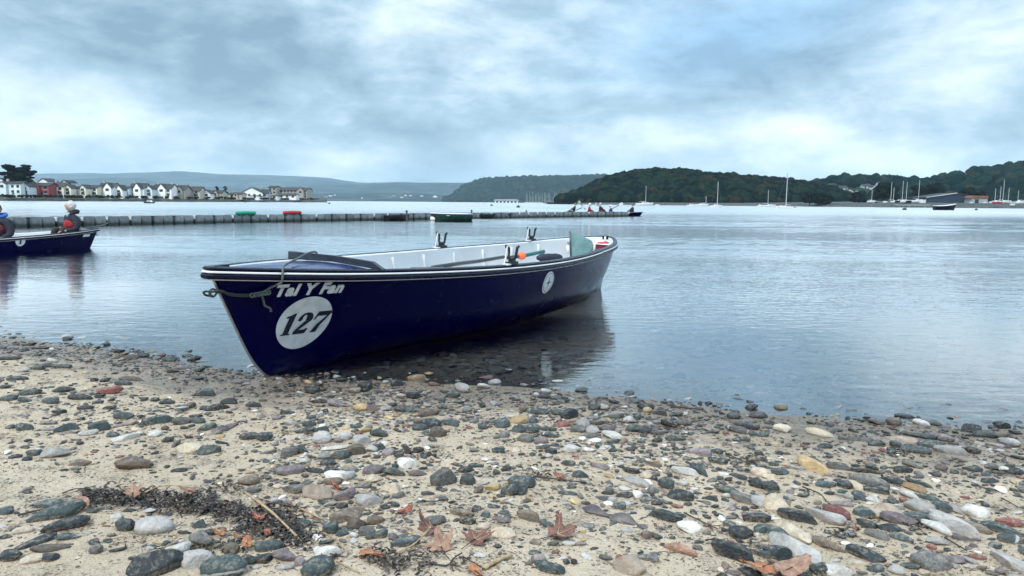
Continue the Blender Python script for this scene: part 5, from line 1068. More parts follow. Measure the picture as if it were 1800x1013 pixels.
for px0, px1, mp, mt, yb, lb, hm in ((1566, 1580, 1565.5, 320, 355, 'laid up yacht with the leftmost mast of the boatyard', 'white'), (1572, 1590, 1570, 330, 354, 'laid up boat with a shorter second mast in the boatyard', 'rail'), (1580, 1600, 1585.5, 318, 354, 'laid up yacht with the tall third mast in the boatyard', 'white'), (1588, 1606, 1592.5, 320, 354.5, 'laid up yacht with the fourth mast in the boatyard', 'rail'),
    (1602, 1628, 1614, 316.5, 355.5, 'large white laid up yacht left of the boat shed', 'white'), (1740, 1754, 1748.5, 331, 355, 'laid up boat with the short mast at far right', 'white'), (1748, 1764, 1757.5, 328, 356, 'laid up boat with the middle mast at far right', 'rail'), (1756, 1778, 1762.5, 316, 357, 'laid up yacht with the tallest mast at far right', 'white')):
    sailboat(px0, px1, yb, mp, mt, lb, hm, dist=358 if px0 < 1700 else 345, zbase=2.7, group='laid up yachts in the boatyard')
for px0, px1, lb, hm in ((1617, 1628, 'white launch at the end of the pale jetty', 'white'), (1745, 1763, 'red hulled boat propped on the shore at far right', 'red'), (1766, 1782, 'white cabin boat laid up right of the red hull', 'white'), (1784, 1806, 'white boat laid up at the right edge of the photo', 'white'), (1776, 1785, 'small white boat pulled up near the water at far right', 'white')):
    motorboat(px0, px1, 358, lb, hm, dist=338 if px0 < 1700 else (336 if hm == 'red' or px0 == 1776 else 352), zbase=2.4 if px0 != 1776 else 1.6, arch=False, group='laid up motor boats')
for px, py, rr_, mt, lb in ((864, 362, .42, 'black', 'dark round buoy floating left of the other beyond the pontoon'), (911, 365, .42, 'black', 'dark round buoy floating above the right hand dinghies'), (1397, 365.4, .30, 'black', 'dark buoy floating right of the tallest moored yacht'), (1590, 369.3, .5, 'black', 'dark buoy off the pale jetty, left of the black boat'), (1716, 369.6, .36, 'black', 'dark buoy right of the black moored boat'), (431, 356, .5, 'black', 'small dark buoy off the low beige house'), (579, 358.5, .42, 'black', 'dark buoy off the end of the left shore'), (1679, 364, .28, 'white', 'left of two white buoys ashore beyond the black boat'), (1688, 364, .28, 'white', 'right of two white buoys ashore beyond the black boat')):
    q = at(px, max(py, hz_y(px) + 4)); o = MB().ball((0, 0, .1), (rr_, rr_, rr_ * .9), 2).tube([(0, 0, rr_ * .8), (0, 0, rr_ * 1.4)], .06, 6).build('buoy', M[mt], None, True); o.location = (q.x, q.y, 0); tag(o, lb, 'buoy')
for px, w_, hm, lb in ((1708, 7, 'white', 'small white hull laid up just right of the boat shed'), (1733, 9, 'white', 'white cruiser laid up left of the short mast at far right'), (1770, 8, 'dgreen', 'green hulled boat laid up beneath the tallest far right mast'), (1792, 10, 'white', 'second white boat from the right edge, laid up ashore'), (1556, 8, 'white', 'small white boat ashore left of the boatyard masts'), (1541, 6, 'rail', 'small dark boat ashore by the rounded dark tree')):
    motorboat(px - w_ / 2, px + w_ / 2, 358, lb, hm, dist=350, zbase=2.5, arch=False, group='laid up motor boats')
for mp, mt, lb in ((1772, 330, 'laid up yacht with a low mast second from the right edge'), (1789, 335, 'laid up yacht with the shortest mast at the right edge'), (1532, 334, 'small laid up yacht left of the rounded dark tree')):
    sailboat(mp - 7, mp + 7, 357, mp, mt, lb, 'white', dist=356, zbase=2.7, group='laid up yachts in the boatyard')
# marina beyond the middle of the pontoon
mb_ = empty('marina_building', (xat(890, 1380), 1380, zat(890, 356.4, 1380))); tag(mb_, 'long low pale marina building at the foot of the far headland', 'building'); wv_ = xat(912, 1380) - xat(867, 1380); MB().box((0, 6, 1.6), (wv_, 12, 3.6)).build('wall', M['palewin'], mb_)
MB().prism([(-wv_ / 2 - 1, 3.4), (wv_ / 2 + 1, 3.4), (wv_ / 2 - 3, 6.4), (-wv_ / 2 + 3, 6.4)], (1, 0, 0), (0, 0, 1), (0, -1, 0), (0, 14, 0)).build('roof', HM['grey'], mb_)
for k in range(7): MB().box((-wv_ / 2 + (k + .5) * wv_ / 7, -.1, 1.2), (wv_ / 7 * .35, .2, 2.4)).build('pier', HM['white'], mb_)
tp = empty('marquee', (xat(981, 1180), 1180, 1.0)); tag(tp, 'white pointed marquee beside the marina masts', 'tent'); s_ = 4.6; MB().prism([(-s_, 0), (s_, 0), (s_, 4), (0, 10.5), (-s_, 4)], (1, 0, 0), (0, 0, 1), (0, 0, 0), (0, 9, 0)).build('canopy', M['white'], tp)
for i in range(30):
    r_ = random.Random(50 + i); px = 925 + i * 2.6 + r_.uniform(-1, 1); sailboat(px - 2.6, px + 2.6, 356, px, r_.uniform(336, 346), 'tiny yacht in the marina below the far headland', dist=r_.uniform(1120, 1260), zbase=.2, group='yachts in the far marina', cabin=False)
# ------------------------------------------------------------------ haze
hz = MB().box((0, 5400, 242), (26000, 13000, 492.6)).build('haze', None); tag(hz, 'thin blue grey haze over the estuary', kind='stuff')
m = bpy.data.materials.new('haze_air'); m.use_nodes = True; t = NT(m.node_tree); t.n.clear(); o_ = t.new('ShaderNodeOutputMaterial'); pv = t.new('ShaderNodeVolumePrincipled')
pv.inputs['Color'].default_value = (0.60, 0.83, 1.0, 1); pv.inputs['Density'].default_value = 0.00007; t.l.new(pv.outputs[0], o_.inputs['Volume']); hz.data.materials.append(m)
# ------------------------------------------------------------------ beach stones
HS = """118,596,22,8,D 22,594,12,4,D 55,606,16,7,D 70,612,30,6,D 92,615,12,7,W 15,630,40,8,T 93,634,18,9,L 62,647,34,9,T 85,643,30,9,T 110,644,36,9,T 40,652,28,8,L 30,666,36,9,D 10,680,26,8,T 165,669,14,9,D 184,669,19,9,D 193,686,44,15,R 215,674,32,10,T 230,666,40,8,B 209,618,20,8,D 232,628,28,12,G 252,625,20,11,D 283,626,16,8,R 298,632,24,10,D 340,631,28,10,D 323,647,26,8,P 303,653,20,8,D 350,651,20,9,T 362,692,36,15,T 110,685,40,12,T 140,699,42,12,D 52,690,40,12,T 90,705,30,14,T 15,700,30,12,T 42,704,24,10,D 175,697,20,8,D 172,708,20,8,D 253,702,16,6,D 272,703,16,8,D 293,708,28,8,D 405,706,34,13,D 383,717,42,14,D,10 360,718,24,10,D 320,718,24,14,T 336,714,18,12,B 447,713,30,10,D 218,731,34,13,T 278,739,52,19,T,8 320,741,34,13,G 348,739,32,14,T 345,732,26,7,D 176,750,38,19,T 120,752,44,16,T,10 155,761,36,12,L 228,743,24,12,K 240,755,20,10,K 208,743,18,6,D 42,752,30,14,T 85,744,30,8,G 86,754,30,8,L 105,724,26,9,D 150,717,28,8,D 192,717,24,7,D 198,765,22,10,T 220,770,46,12,L,10 272,763,26,14,W 294,774,22,12,T 310,781,20,10,G,40 335,787,50,20,K 368,792,40,18,T 366,751,28,14,T,20 438,767,36,14,D 390,778,24,7,D 60,796,28,12,T 98,797,48,20,L
27,803,22,8,D 47,807,18,9,D 140,814,40,13,B 238,815,66,28,B 315,827,28,9,D 437,845,40,18,B 443,862,34,12,G 403,837,10,5,D 403,845,10,5,D 90,885,60,16,T 102,900,88,28,T,12 118,922,76,26,D,10 10,898,30,16,T 40,933,36,14,K 62,952,60,14,D,20 120,944,44,14,T 88,962,66,16,B 58,982,40,16,K 17,977,40,22,D 88,979,30,16,D 168,966,24,18,G 205,966,36,8,D 220,924,32,26,T 270,924,66,34,L 352,922,26,18,T 355,948,46,28,G 275,989,90,50,D,15 312,962,46,26,L 345,984,60,34,L 392,996,82,40,T 408,966,26,22,B 440,985,22,16,D 8,945,24,10,D
524,669,22,14,B 543,673,16,11,O 560,675,18,10,G 574,659,12,9,B 592,663,18,9,L 622,686,26,15,K 642,679,28,20,D 600,668,20,10,D 550,686,28,16,D 677,672,14,7,L 697,675,24,14,D 732,664,34,11,O 752,658,22,8,O 762,676,26,9,R 726,695,26,16,D 774,700,24,10,G 796,694,28,14,T 812,682,32,20,L,-35 850,665,32,7,R 850,679,24,12,L 870,672,26,12,W 892,654,22,9,L 562,706,30,10,D 590,709,34,16,P 635,717,28,15,O 660,718,36,13,B 677,719,24,11,L 690,712,16,8,D 720,719,32,13,T 702,721,22,10,T 750,713,18,10,L 752,726,42,15,B 697,731,14,7,O 822,721,18,11,G 505,725,26,9,D 487,735,18,7,P 510,744,26,10,L 545,746,26,11,D 565,741,14,9,D 537,757,36,13,D 567,755,32,12,D 464,767,30,18,T 567,771,34,24,L 630,762,16,7,R 642,757,24,10,O 667,762,36,15,T 635,775,32,20,L 605,768,30,16,L 594,775,16,11,P 625,750,20,8,T 737,752,30,13,T 756,745,40,20,D 735,740,26,11,B 794,744,38,13,T 769,760,34,22,B 832,740,20,9,G 847,750,20,12,T 882,745,30,20,T 887,764,18,12,G 877,792,26,16,D 509,794,30,22,G 530,791,28,18,D 600,799,38,18,T 627,792,36,20,B 592,786,56,10,L 572,802,28,14,L 654,790,20,14,W 667,787,22,14,T 682,795,26,14,P 702,800,20,12,D
577,814,30,14,D 535,812,20,14,L 555,827,34,10,D 579,827,22,12,D 511,827,52,20,P 590,836,44,20,W 607,834,34,22,L 612,825,34,14,G 655,827,42,17,P 694,831,42,17,T 695,819,18,9,D 715,815,40,22,W 735,832,36,13,P 657,841,28,18,K 645,854,22,11,G 585,846,36,14,B 516,857,48,22,G 560,865,60,28,K 605,870,42,26,P,15 647,880,52,22,L 580,887,28,10,L 602,890,22,10,D 612,905,62,26,B,15 627,920,36,24,B 659,915,36,15,B 581,929,30,28,T 601,937,24,14,T 535,921,24,14,T 662,940,42,22,T,12 645,935,30,18,G 712,952,54,20,T,8 691,945,18,14,P 622,940,16,16,W 695,886,16,18,T 700,871,24,14,G 690,857,36,20,K 780,840,48,34,G 822,842,28,28,T 820,825,30,14,D 802,817,22,8,D 835,819,32,10,T 872,830,16,10,T 889,824,18,9,D 865,855,30,18,O 842,861,20,14,B 902,861,46,22,D 750,867,28,8,T 765,915,40,18,G 822,916,30,14,D 812,902,44,14,B,-12 852,905,20,13,T 850,925,26,14,K 885,915,26,12,P 885,935,48,24,K 472,960,50,22,T 460,981,40,22,D 502,977,46,24,P 527,987,18,20,P 557,997,62,40,T 575,972,52,26,W 500,997,34,12,L 475,977,10,14,G 830,972,14,8,G
1021,686,24,9,T 957,697,26,12,T 977,700,24,9,T 960,687,20,9,W 920,719,18,14,B 950,724,36,12,T 980,725,28,12,T 1001,729,32,22,D,20 1044,716,24,14,D 1062,717,20,11,L 1079,707,20,8,D 1117,706,24,9,T 1135,715,30,14,D 1137,721,20,10,O 1162,726,30,12,D 1190,729,28,8,D 1080,730,36,13,G 1107,739,24,15,L 1120,734,16,13,T 912,739,34,16,O 937,740,20,13,T 990,746,26,12,R 1025,745,30,18,L 1044,735,24,10,G 1050,744,28,9,G 1067,752,32,13,P 1017,755,30,12,G 932,754,34,18,T 912,755,28,13,T 965,754,28,10,T 1042,756,26,16,L 1075,765,40,16,L,-10 967,765,34,13,T 1035,767,28,9,T 924,771,32,18,G 950,775,28,14,P 956,786,30,9,D 1045,775,26,10,W 969,794,24,12,D 1004,789,34,16,W 1035,791,26,9,W 1050,786,10,8,D 1079,777,26,8,T 1117,754,38,14,T 1132,756,28,14,D 1177,745,32,17,D,-12 1202,744,28,12,G 1187,771,38,11,T 1156,775,20,10,D 1155,760,28,13,G 1230,794,48,17,P 1260,794,24,12,T,-25 1290,732,26,14,T 1290,742,24,9,B 1322,717,24,10,D 1335,730,34,16,G 1312,749,42,15,D,-12 1295,756,42,13,G,-12 1255,759,26,7,D 1322,762,20,10,T 1342,764,22,12,T 1309,772,20,8,D 1269,727,14,6,D 1230,709,9,8,D
1000,814,22,12,D,-15 1020,834,30,18,T 917,848,50,26,T 912,864,34,13,D 997,866,40,8,T 1056,821,30,12,P,-20 1107,826,32,16,D,-15 1147,815,30,13,B,-20 1190,821,28,8,D 1205,829,50,15,L,-10 1230,826,34,22,T,-25 1177,835,12,10,T 1262,810,38,16,D 1335,830,36,18,K 1297,837,30,8,D,-20 1335,852,38,22,D 1120,847,44,16,L,-25 1135,836,24,14,K 1152,834,20,7,B 1149,841,14,9,D 1139,849,18,12,W,-30 1170,850,30,22,T 1197,849,26,12,L 1147,862,22,16,G 1196,871,48,24,D,-5 1121,871,20,15,W 1100,861,26,9,L 1097,871,30,10,D 1067,866,24,9,D 1065,876,38,14,G,-12 1069,885,18,9,W 1059,889,10,9,P 1090,889,24,15,T 1155,884,24,10,D 1175,884,16,7,D 1169,906,60,22,T,-12 1210,926,46,22,W 1250,876,34,12,D 1285,864,60,16,T 1305,877,38,20,G,-25 1277,871,20,9,L 1285,894,16,9,P 1309,894,15,10,D 1337,880,36,30,L 1330,911,50,20,D 1300,936,48,24,D 1285,910,20,8,G 1282,921,24,12,T 1340,930,30,20,T 1290,971,74,36,D,-20 1335,971,50,18,T,-15 930,907,42,22,B,-20 961,921,26,12,T,-20 1137,941,20,16,B 946,982,28,18,P 965,997,58,24,T,-10 1009,987,12,14,D 1100,931,24,9,L 1105,990,56,40,K 1140,980,44,14,G 1242,937,18,9,G 1259,949,16,8,T
1375,754,32,15,K 1442,762,50,15,K,-8 1480,770,16,10,G 1500,757,16,9,D,-20 1490,736,9,6,D 1542,741,34,14,G 1570,742,30,18,B 1591,732,36,9,D 1620,744,26,12,W,-15 1637,744,30,10,G,-12 1707,754,32,17,D 1761,749,28,14,D 1730,764,40,14,T 1755,765,34,12,B 1587,772,60,13,K 1615,765,60,13,D 1662,771,28,14,P 1637,782,46,16,T 1610,790,50,15,T 1672,792,56,18,L 1705,792,34,12,D 1747,782,34,10,L 1772,777,28,16,L,-25 1515,772,54,11,G 1540,780,30,12,D 1575,782,24,12,D 1450,785,30,10,D 1437,790,20,7,G 1791,805,26,7,T 1567,795,14,8,D
1359,815,20,11,T 1372,830,34,12,T 1397,821,34,13,L 1427,819,50,26,O,-25 1435,814,22,14,T,-30 1475,821,42,15,G 1502,826,30,9,D 1529,829,34,9,D 1525,845,60,22,G,-20 1540,860,50,16,D 1485,852,28,16,D 1505,855,20,14,K,-30 1570,846,40,14,D,-20 1572,860,18,8,W 1484,871,34,13,L,-10 1510,872,26,18,T 1535,877,28,12,L 1450,852,40,12,T 1586,826,32,14,D 1605,817,34,14,G,-15 1710,824,34,11,T 1746,821,28,12,G 1766,826,22,12,L 1785,829,34,16,D 1741,845,30,12,T 1617,851,44,10,T,-12 1607,857,50,14,O,-20 1600,872,34,14,L,-25 1627,874,38,14,T,-15 1587,879,20,12,R 1517,902,38,20,T,-10 1542,905,24,18,K 1562,896,46,24,K 1617,890,52,24,L 1654,892,34,22,T 1680,895,30,18,L,-25 1715,899,50,26,W 1615,907,52,18,T 1672,922,72,28,L,-25 1702,922,60,16,B,-25 1651,930,56,20,L,-20 1580,914,60,22,P,-8 1525,922,38,16,D 1565,927,40,16,D 1545,940,46,20,G,-15 1585,945,36,16,T,-20 1402,909,66,22,D,-15 1447,905,60,28,L,-30 1472,900,40,24,R,-25 1480,885,44,12,P 1395,932,62,22,K,-35 1362,935,40,22,T,-30 1452,955,54,20,B,-25 1400,965,90,34,L,-30 1367,972,50,26,D 1522,975,60,22,D,-20 1637,985,66,36,G 1690,946,36,13,P,-10 1650,952,40,16,L 1760,930,70,18,T,-10 1775,947,50,16,T 1772,919,40,16,R 1777,985,56,34,L,-35 1470,1005,60,26,W 1440,1002,34,26,D 1362,885,44,34,K 1355,855,28,20,D 1507,990,40,14,K 1355,838,30,12,K"""
HSL = []
for q in HS.split():
    a = q.split(','); HSL.append((float(a[0]), float(a[1]), float(a[2]), float(a[3]), a[4], float(a[5]) if len(a) > 5 else 0.0))
sr = random.Random(5)
def stone_shape(seed, lvl, angular=0.0):
    r = np.random.RandomState(seed); V = np.array(ICO[lvl][0]); e = r.uniform(0.80, 1.0)
    V = np.sign(V) * np.abs(V) ** e; sh = r.rand(4) * 60
    n = 1 + .55 * fbm(V[:, 0] * 1.1 + sh[0], V[:, 1] * 1.1 + V[:, 2] * .8 + sh[1], seed, 2) + .13 * fbm(V[:, 0] * 4 + sh[2], V[:, 2] * 5 + V[:, 1] * 4 + sh[3], seed + 5, 2); V = V * n[:, None]
    for _ in range(int(angular * 9)):
        d = r.randn(3); d /= np.linalg.norm(d); c = r.uniform(.52, .82); k = V @ d; V = V - np.where(k > c, (k - c) * .92, 0)[:, None] * d
    V[:, 0] *= 1 + .22 * r.uniform(-1, 1) * V[:, 1]       # egg or wedge outline
    return V / np.abs(V).max(0)
SHAPES = [stone_shape(i + 1, 3, (0, .2, .6, .35, 1.0, .1, .8)[i % 7]) for i in range(21)]; SH2 = [stone_shape(i + 70, 2, (.2, .5, .8, 1.0)[i % 4]) for i in range(16)]; SH1 = [stone_shape(i + 170, 1, (0, .3, .6)[i % 3]) for i in range(12)]
def stone_dims(px, py, w_, h_, rot):
    p = gp(px, py + h_ * .25); d = p - Vector((0, 0, CAM_H)); dist = d.dot(cf); el_ = math.asin(-d.normalized().z)
    Lw = w_ / FOC * dist; Hw = h_ / FOC * dist; s_, c_ = math.sin(el_), math.cos(el_)
    psi = math.atan2(math.tan(R(rot)), s_ * 1.4) if rot else sr.uniform(-.25, .25)
    Lx = Lw / max(.62, math.cos(psi)); dep = Hw / math.sqrt(s_ * s_ + (.62 * c_) ** 2); dep = min(max(dep, .42 * Lx), .95 * Lx) if not rot else min(max(dep * .72, .34 * Lx), .8 * Lx); th = math.sqrt(max((Hw ** 2 - (dep * s_) ** 2), (.30 * Hw) ** 2)) / c_; th = min(max(th * 1.12, .32 * dep), dep * .95)
    return p, Lx / 2, dep / 2, th / 2, psi - math.atan2(p.x, p.y) * .6
STM = {}
def stone_mesh(si, col):
    if (si, col) not in STM:
        me = mesh_np('pebble', SHAPES[si], ICO[3][1], True); me.materials.append(ST[col]); STM[(si, col)] = me
    return STM[(si, col)]
order = sorted(range(len(HSL)), key=lambda i: -HSL[i][2] * HSL[i][3]); single = set(order[:298]); OCC = []
SV, SF, SM = [], [], []; nb = 0
def stuff_stone(p, a, b_, c, psi, col, lib, tri, sink=.25):
    global nb
    V = lib[sr.randrange(len(lib))] * np.array([a, b_, c]); ca, sa = math.cos(psi), math.sin(psi); tx, ty = sr.uniform(-.22, .22), sr.uniform(-.22, .22)
    x = V[:, 0] * ca - V[:, 1] * sa; y = V[:, 0] * sa + V[:, 1] * ca; z = V[:, 2] + tx * V[:, 0] + ty * V[:, 1]
    SV.append(np.stack([x + p[0], y + p[1], z + p[2] + c * (1 - 2 * sink)], 1)); SF.append(tri + nb); SM.append(np.full(len(tri), SKEYS.index(col))); nb += len(V)
T1, T2 = np.array(ICO[1][1]), np.array(ICO[2][1])
# label vocabulary
CN = dict(D='dark slate', T='teal grey', G='mid grey', L='light grey', W='white', B='brown', O='ochre', R='reddish', P='purple grey', K='cream')
LMK = [(275, 989, 'the big dark stone at the lower left'), (102, 900, 'the long teal pair at the lower left'), (270, 924, 'the rough pale boulder'), (330, 885, 'the seaweed line'), (470, 930, 'the dry reed stalk'), (232, 890, 'the brown leaf on the seaweed'), (575, 972, 'the white barnacled stone'), (557, 997, 'the big green grey stone at the bottom edge'), (712, 900, 'the small orange leaf'), (770, 960, 'the brown leaf pile'), (985, 945, 'the curled brown leaf'), (1085, 908, 'the flat driftwood'), (1210, 926, 'the white stone by the long teal one'), (1290, 971, 'the large dark cobble at bottom right'), (1360, 1000, 'the orange maple leaf'), (1400, 965, 'the long pale cobble'), (1672, 922, 'the long striped pale cobble'), (1715, 899, 'the white angular rock'), (1427, 819, 'the flat ochre slab'), (1196, 871, 'the smooth round dark cobble'), (780, 840, 'the rough round grey cobble'), (485, 668, 'the foot of the bow'), (193, 686, 'the dark red stone'), (238, 815, 'the rough brown rock at left'), (722, 796, 'the black driftwood knot'), (635, 717, 'the ochre stone below the boat'), (1004, 789, 'the white stone mid beach'), (1230, 794, 'the mauve cobble'), (1442, 762, 'the cream stones at the water edge'), (1672, 792, 'the pale block near the right water edge'), (362, 692, 'the lone olive stone left of the boat'), (120, 752, 'the slanting teal stones mid left'), (1777, 985, 'the pale rock in the lower right corner'), (1100, 705, 'the waterline'), (20, 630, 'the left end of the waterline'), (278, 739, 'the broad teal stone at mid left'), (882, 745, 'the blue green wedge stone'), (560, 865, 'the cream boulder'), (1525, 845, 'the long olive cobble'), (40, 990, 'the lower left corner')]
used_lb = {}
def shape_word(w_, h_): r = w_ / h_; return 'round' if r < 1.35 else ('oval' if r < 2.1 else ('long' if r < 3.2 else 'flat slim'))
def size_word(a): return 'tiny' if a < 150 else ('small' if a < 330 else ('medium' if a < 650 else ('large' if a < 1300 else 'very large')))
def rel(dx, dy):
    if abs(dy) > abs(dx) * .9: v_ = 'behind' if dy < 0 else 'in front of'
    else: v_ = 'left of' if dx < 0 else 'right of'
    r_ = math.hypot(dx, dy); return ('touching' if r_ < 1 else ('just ' + v_ if r_ < 45 else (v_ if r_ < 95 else 'well ' + v_)))
def stone_label(i):
    px, py, w_, h_, c, _ = HSL[i]; base_ = '%s %s %s stone' % (size_word(w_ * h_), shape_word(w_, h_), CN[c])
    ls = sorted(LMK, key=lambda l: math.hypot(l[0] - px, (l[1] - py) * 1.6)); ls = [l for l in ls if math.hypot(l[0] - px, l[1] - py) > 12]
    c1 = ['%s %s %s' % (base_, rel(px - l[0], py - l[1]), l[2]) for l in ls[:2]]
    nbs = sorted((j for j in range(len(HSL)) if j != i), key=lambda j: math.hypot(HSL[j][0] - px, (HSL[j][1] - py) * 1.6))[:6]
    l = ls[0]
    c1 += ['%s %s stone %s a %s %s one, near %s' % (shape_word(w_, h_), CN[c], rel(px - HSL[j][0], py - HSL[j][1]).replace('well ', ''), shape_word(HSL[j][2], HSL[j][3]), CN[HSL[j][4]], l[2]) for j in nbs]
    for s_ in c1:
        if len(s_.split()) <= 16 and s_ not in used_lb: return s_
    return c1[0]
for i, (px, py, w_, h_, c, rot) in enumerate(HSL):
    p, a, b_, th, psi = stone_dims(px, py, w_, h_, rot); OCC.append((p.x, p.y, max(a, b_)))
    if i in single:
        si = sr.randrange(21); si = 4 if (c == 'K' and w_ > 40) else si; o = bpy.data.objects.new('pebble', stone_mesh(si, c)); COL.objects.link(o); o.scale = (a, b_, th); o.rotation_euler = (sr.uniform(-.12, .12), sr.uniform(-.12, .12), psi)
        o.location = (p.x, p.y, p.z + th * sr.uniform(.35, .55)); lb = stone_label(i); used_lb[lb] = used_lb.get(lb, 0) + 1; tag(o, lb, 'stone', 'stones on the beach')
    else: stuff_stone((p.x, p.y, p.z), a, b_, th, psi, c, SH2, T2)
CW = 'DDDDDDTTTTTTTGGGGGLLLLLWBBBOPPPKKKR'
hp_ = [(q[0], q[1]) for q in HSL]
def free(x, y, r): return all((x - o[0]) ** 2 + (y - o[1]) ** 2 > (o[2] * .8 + r * .7) ** 2 for o in OCC)
def in_hull(x, y):
    q = BI @ Vector((x, y, 0)); u = q.x / BL; return 0.085 < u < 1 and abs(q.y) < float(beam(u)) * .45
# medium stones gathered round the ones picked out above, then small ones, then grit
grid = {}
def add_occ(x, y, r): grid.setdefault((int(x * 8), int(y * 8)), []).append((x, y, r))
def gfree(x, y, r):
    gx, gy = int(x * 8), int(y * 8)
    for i in (-1, 0, 1):
        for j in (-1, 0, 1):
            for o in grid.get((gx + i, gy + j), ()):
                if (x - o[0]) ** 2 + (y - o[1]) ** 2 < (o[2] * .85 + r * .75) ** 2: return False
    return True
for o in OCC: add_occ(*o)
def scatter(n, rmin, rmax, spread, lib, tri, pw=2.0):
    k = 0; tries = 0
    while k < n and tries < n * 12:
        tries += 1; h_ = hp_[sr.randrange(len(hp_))]; x = h_[0] + sr.gauss(0, spread * 1.6); y = h_[1] + sr.gauss(0, spread * .55)
        if y > 1030 or x < -120 or x > 1920 or y < 590: continue
        q = at(x, y, .05); r_ = rmin + (rmax - rmin) * sr.random() ** pw
        if in_hull(q.x, q.y) or q.y > 7.5 or not gfree(q.x, q.y, r_): continue
        z = float(G(q.x, q.y)); add_occ(q.x, q.y, r_); f = sr.uniform(.45, .85); stuff_stone((q.x, q.y, z), r_, r_ * f, r_ * f * sr.uniform(.35, .7), sr.gauss(0, .6) - q.x * .25, CW[sr.randrange(len(CW))], lib, tri, sr.uniform(.2, .42)); k += 1
CWb = CW; CW = 'DDDDDDDTTTTTTTGGGGLLWBBOPPKR'; scatter(2300, .008, .024, 30, SH2, T2, 1.5); CW = CWb
scatter(3400, .004, .012, 34, SH1, T1, 1.6)
def region_scatter(n, x0, x1, y0, y1, rmin, rmax, lib, tri, slope=0.0):
    k = t = 0
    while k < n and t < n * 12:
        t += 1; x = sr.uniform(x0, x1); y = sr.uniform(y0, y1) + (x - x0) * slope; q = at(x, y, .08); r_ = rmin + (rmax - rmin) * sr.random() ** 1.6
        if y > 1030 or in_hull(q.x, q.y) or vn(q.x * 3.1, q.y * 3.4, 66) < .34 or not gfree(q.x, q.y, r_): continue
        add_occ(q.x, q.y, r_); f = sr.uniform(.5, .8); stuff_stone((q.x, q.y, float(G(q.x, q.y))), r_, r_ * f, r_ * f * sr.uniform(.4, .75), sr.gauss(-.3, .5), CW[sr.randrange(len(CW))], lib, tri, sr.uniform(.15, .35)); k += 1
region_scatter(420, 1260, 1860, 800, 1020, .014, .040, SH2, T2); region_scatter(300, 470, 760, 740, 930, .012, .030, SH2, T2); region_scatter(420, 860, 1300, 700, 860, .012, .030, SH2, T2, .08); region_scatter(260, 540, 1000, 668, 740, .014, .034, SH2, T2)
# bands: along the waterline and off the sides of the frame
def band_scatter(n, x0, x1, d0, d1, rmin, rmax, lib, tri, dens=None):
    k = t = 0
    while k < n and t < n * 10:
        t += 1; x = sr.uniform(x0, x1); d = sr.uniform(d0, d1); y = float(ysh(x)) - d; r_ = rmin + (rmax - rmin) * sr.random() ** 2.2
        if y < .8 or in_hull(x, y): continue
        if dens and vn(x * 2.1 + 9, y * 2.6, 61) < dens: continue
        if not gfree(x, y, r_): continue
        add_occ(x, y, r_); f = sr.uniform(.5, .9); stuff_stone((x, y, float(G(x, y))), r_, r_ * f, r_ * f * sr.uniform(.3, .6), sr.gauss(0, .6), CW[sr.randrange(len(CW))], lib, tri, sr.uniform(.2, .4)); k += 1
CW = 'DDDDDDDTTTTTTGGGGLLWBOPKR'; band_scatter(1100, -4.2, 4.4, -.12, .50, .010, .036, SH2, T2, .36)
band_scatter(900, -5.5, 5.0, -.15, .55, .006, .016, SH1, T1, .35)
band_scatter(900, -6, 5, .3, 3.2, .005, .012, SH1, T1, .5)
band_scatter(350, -7, -3.2, .1, 3, .012, .035, SH2, T2, .5); band_scatter(250, 2.6, 5.5, .1, 3, .012, .035, SH2, T2, .5)
st = link('beach_gravel', mesh_np('beach_gravel', np.concatenate(SV), np.concatenate(SF), True), [ST[k] for k in SKEYS]); st.data.polygons.foreach_set('material_index', np.concatenate(SM).astype(np.int32)); tag(st, 'small mixed pebbles strewn over the sand', kind='stuff')
# the sunken stones seen through the shallow water
SV, SF, SM = [], [], []; nb = 0; CW = 'TTGGLLLLLLLLWWWWWWWWWWKKKKKKKKOP'
band_scatter(2600, -5.5, 6.5, -1.6, -.08, .014, .055, SH1, T1, .18)
band_scatter(1500, -6.5, 9, -4.5, -1.2, .025, .075, SH1, T1, .3)
st = link('underwater_pebbles', mesh_np('underwater_pebbles', np.concatenate(SV), np.concatenate(SF), True), [ST[k] for k in SKEYS]); st.data.polygons.foreach_set('material_index', np.concatenate(SM).astype(np.int32)); tag(st, 'pebbles lying on the bottom under the clear shallow water', kind='stuff')
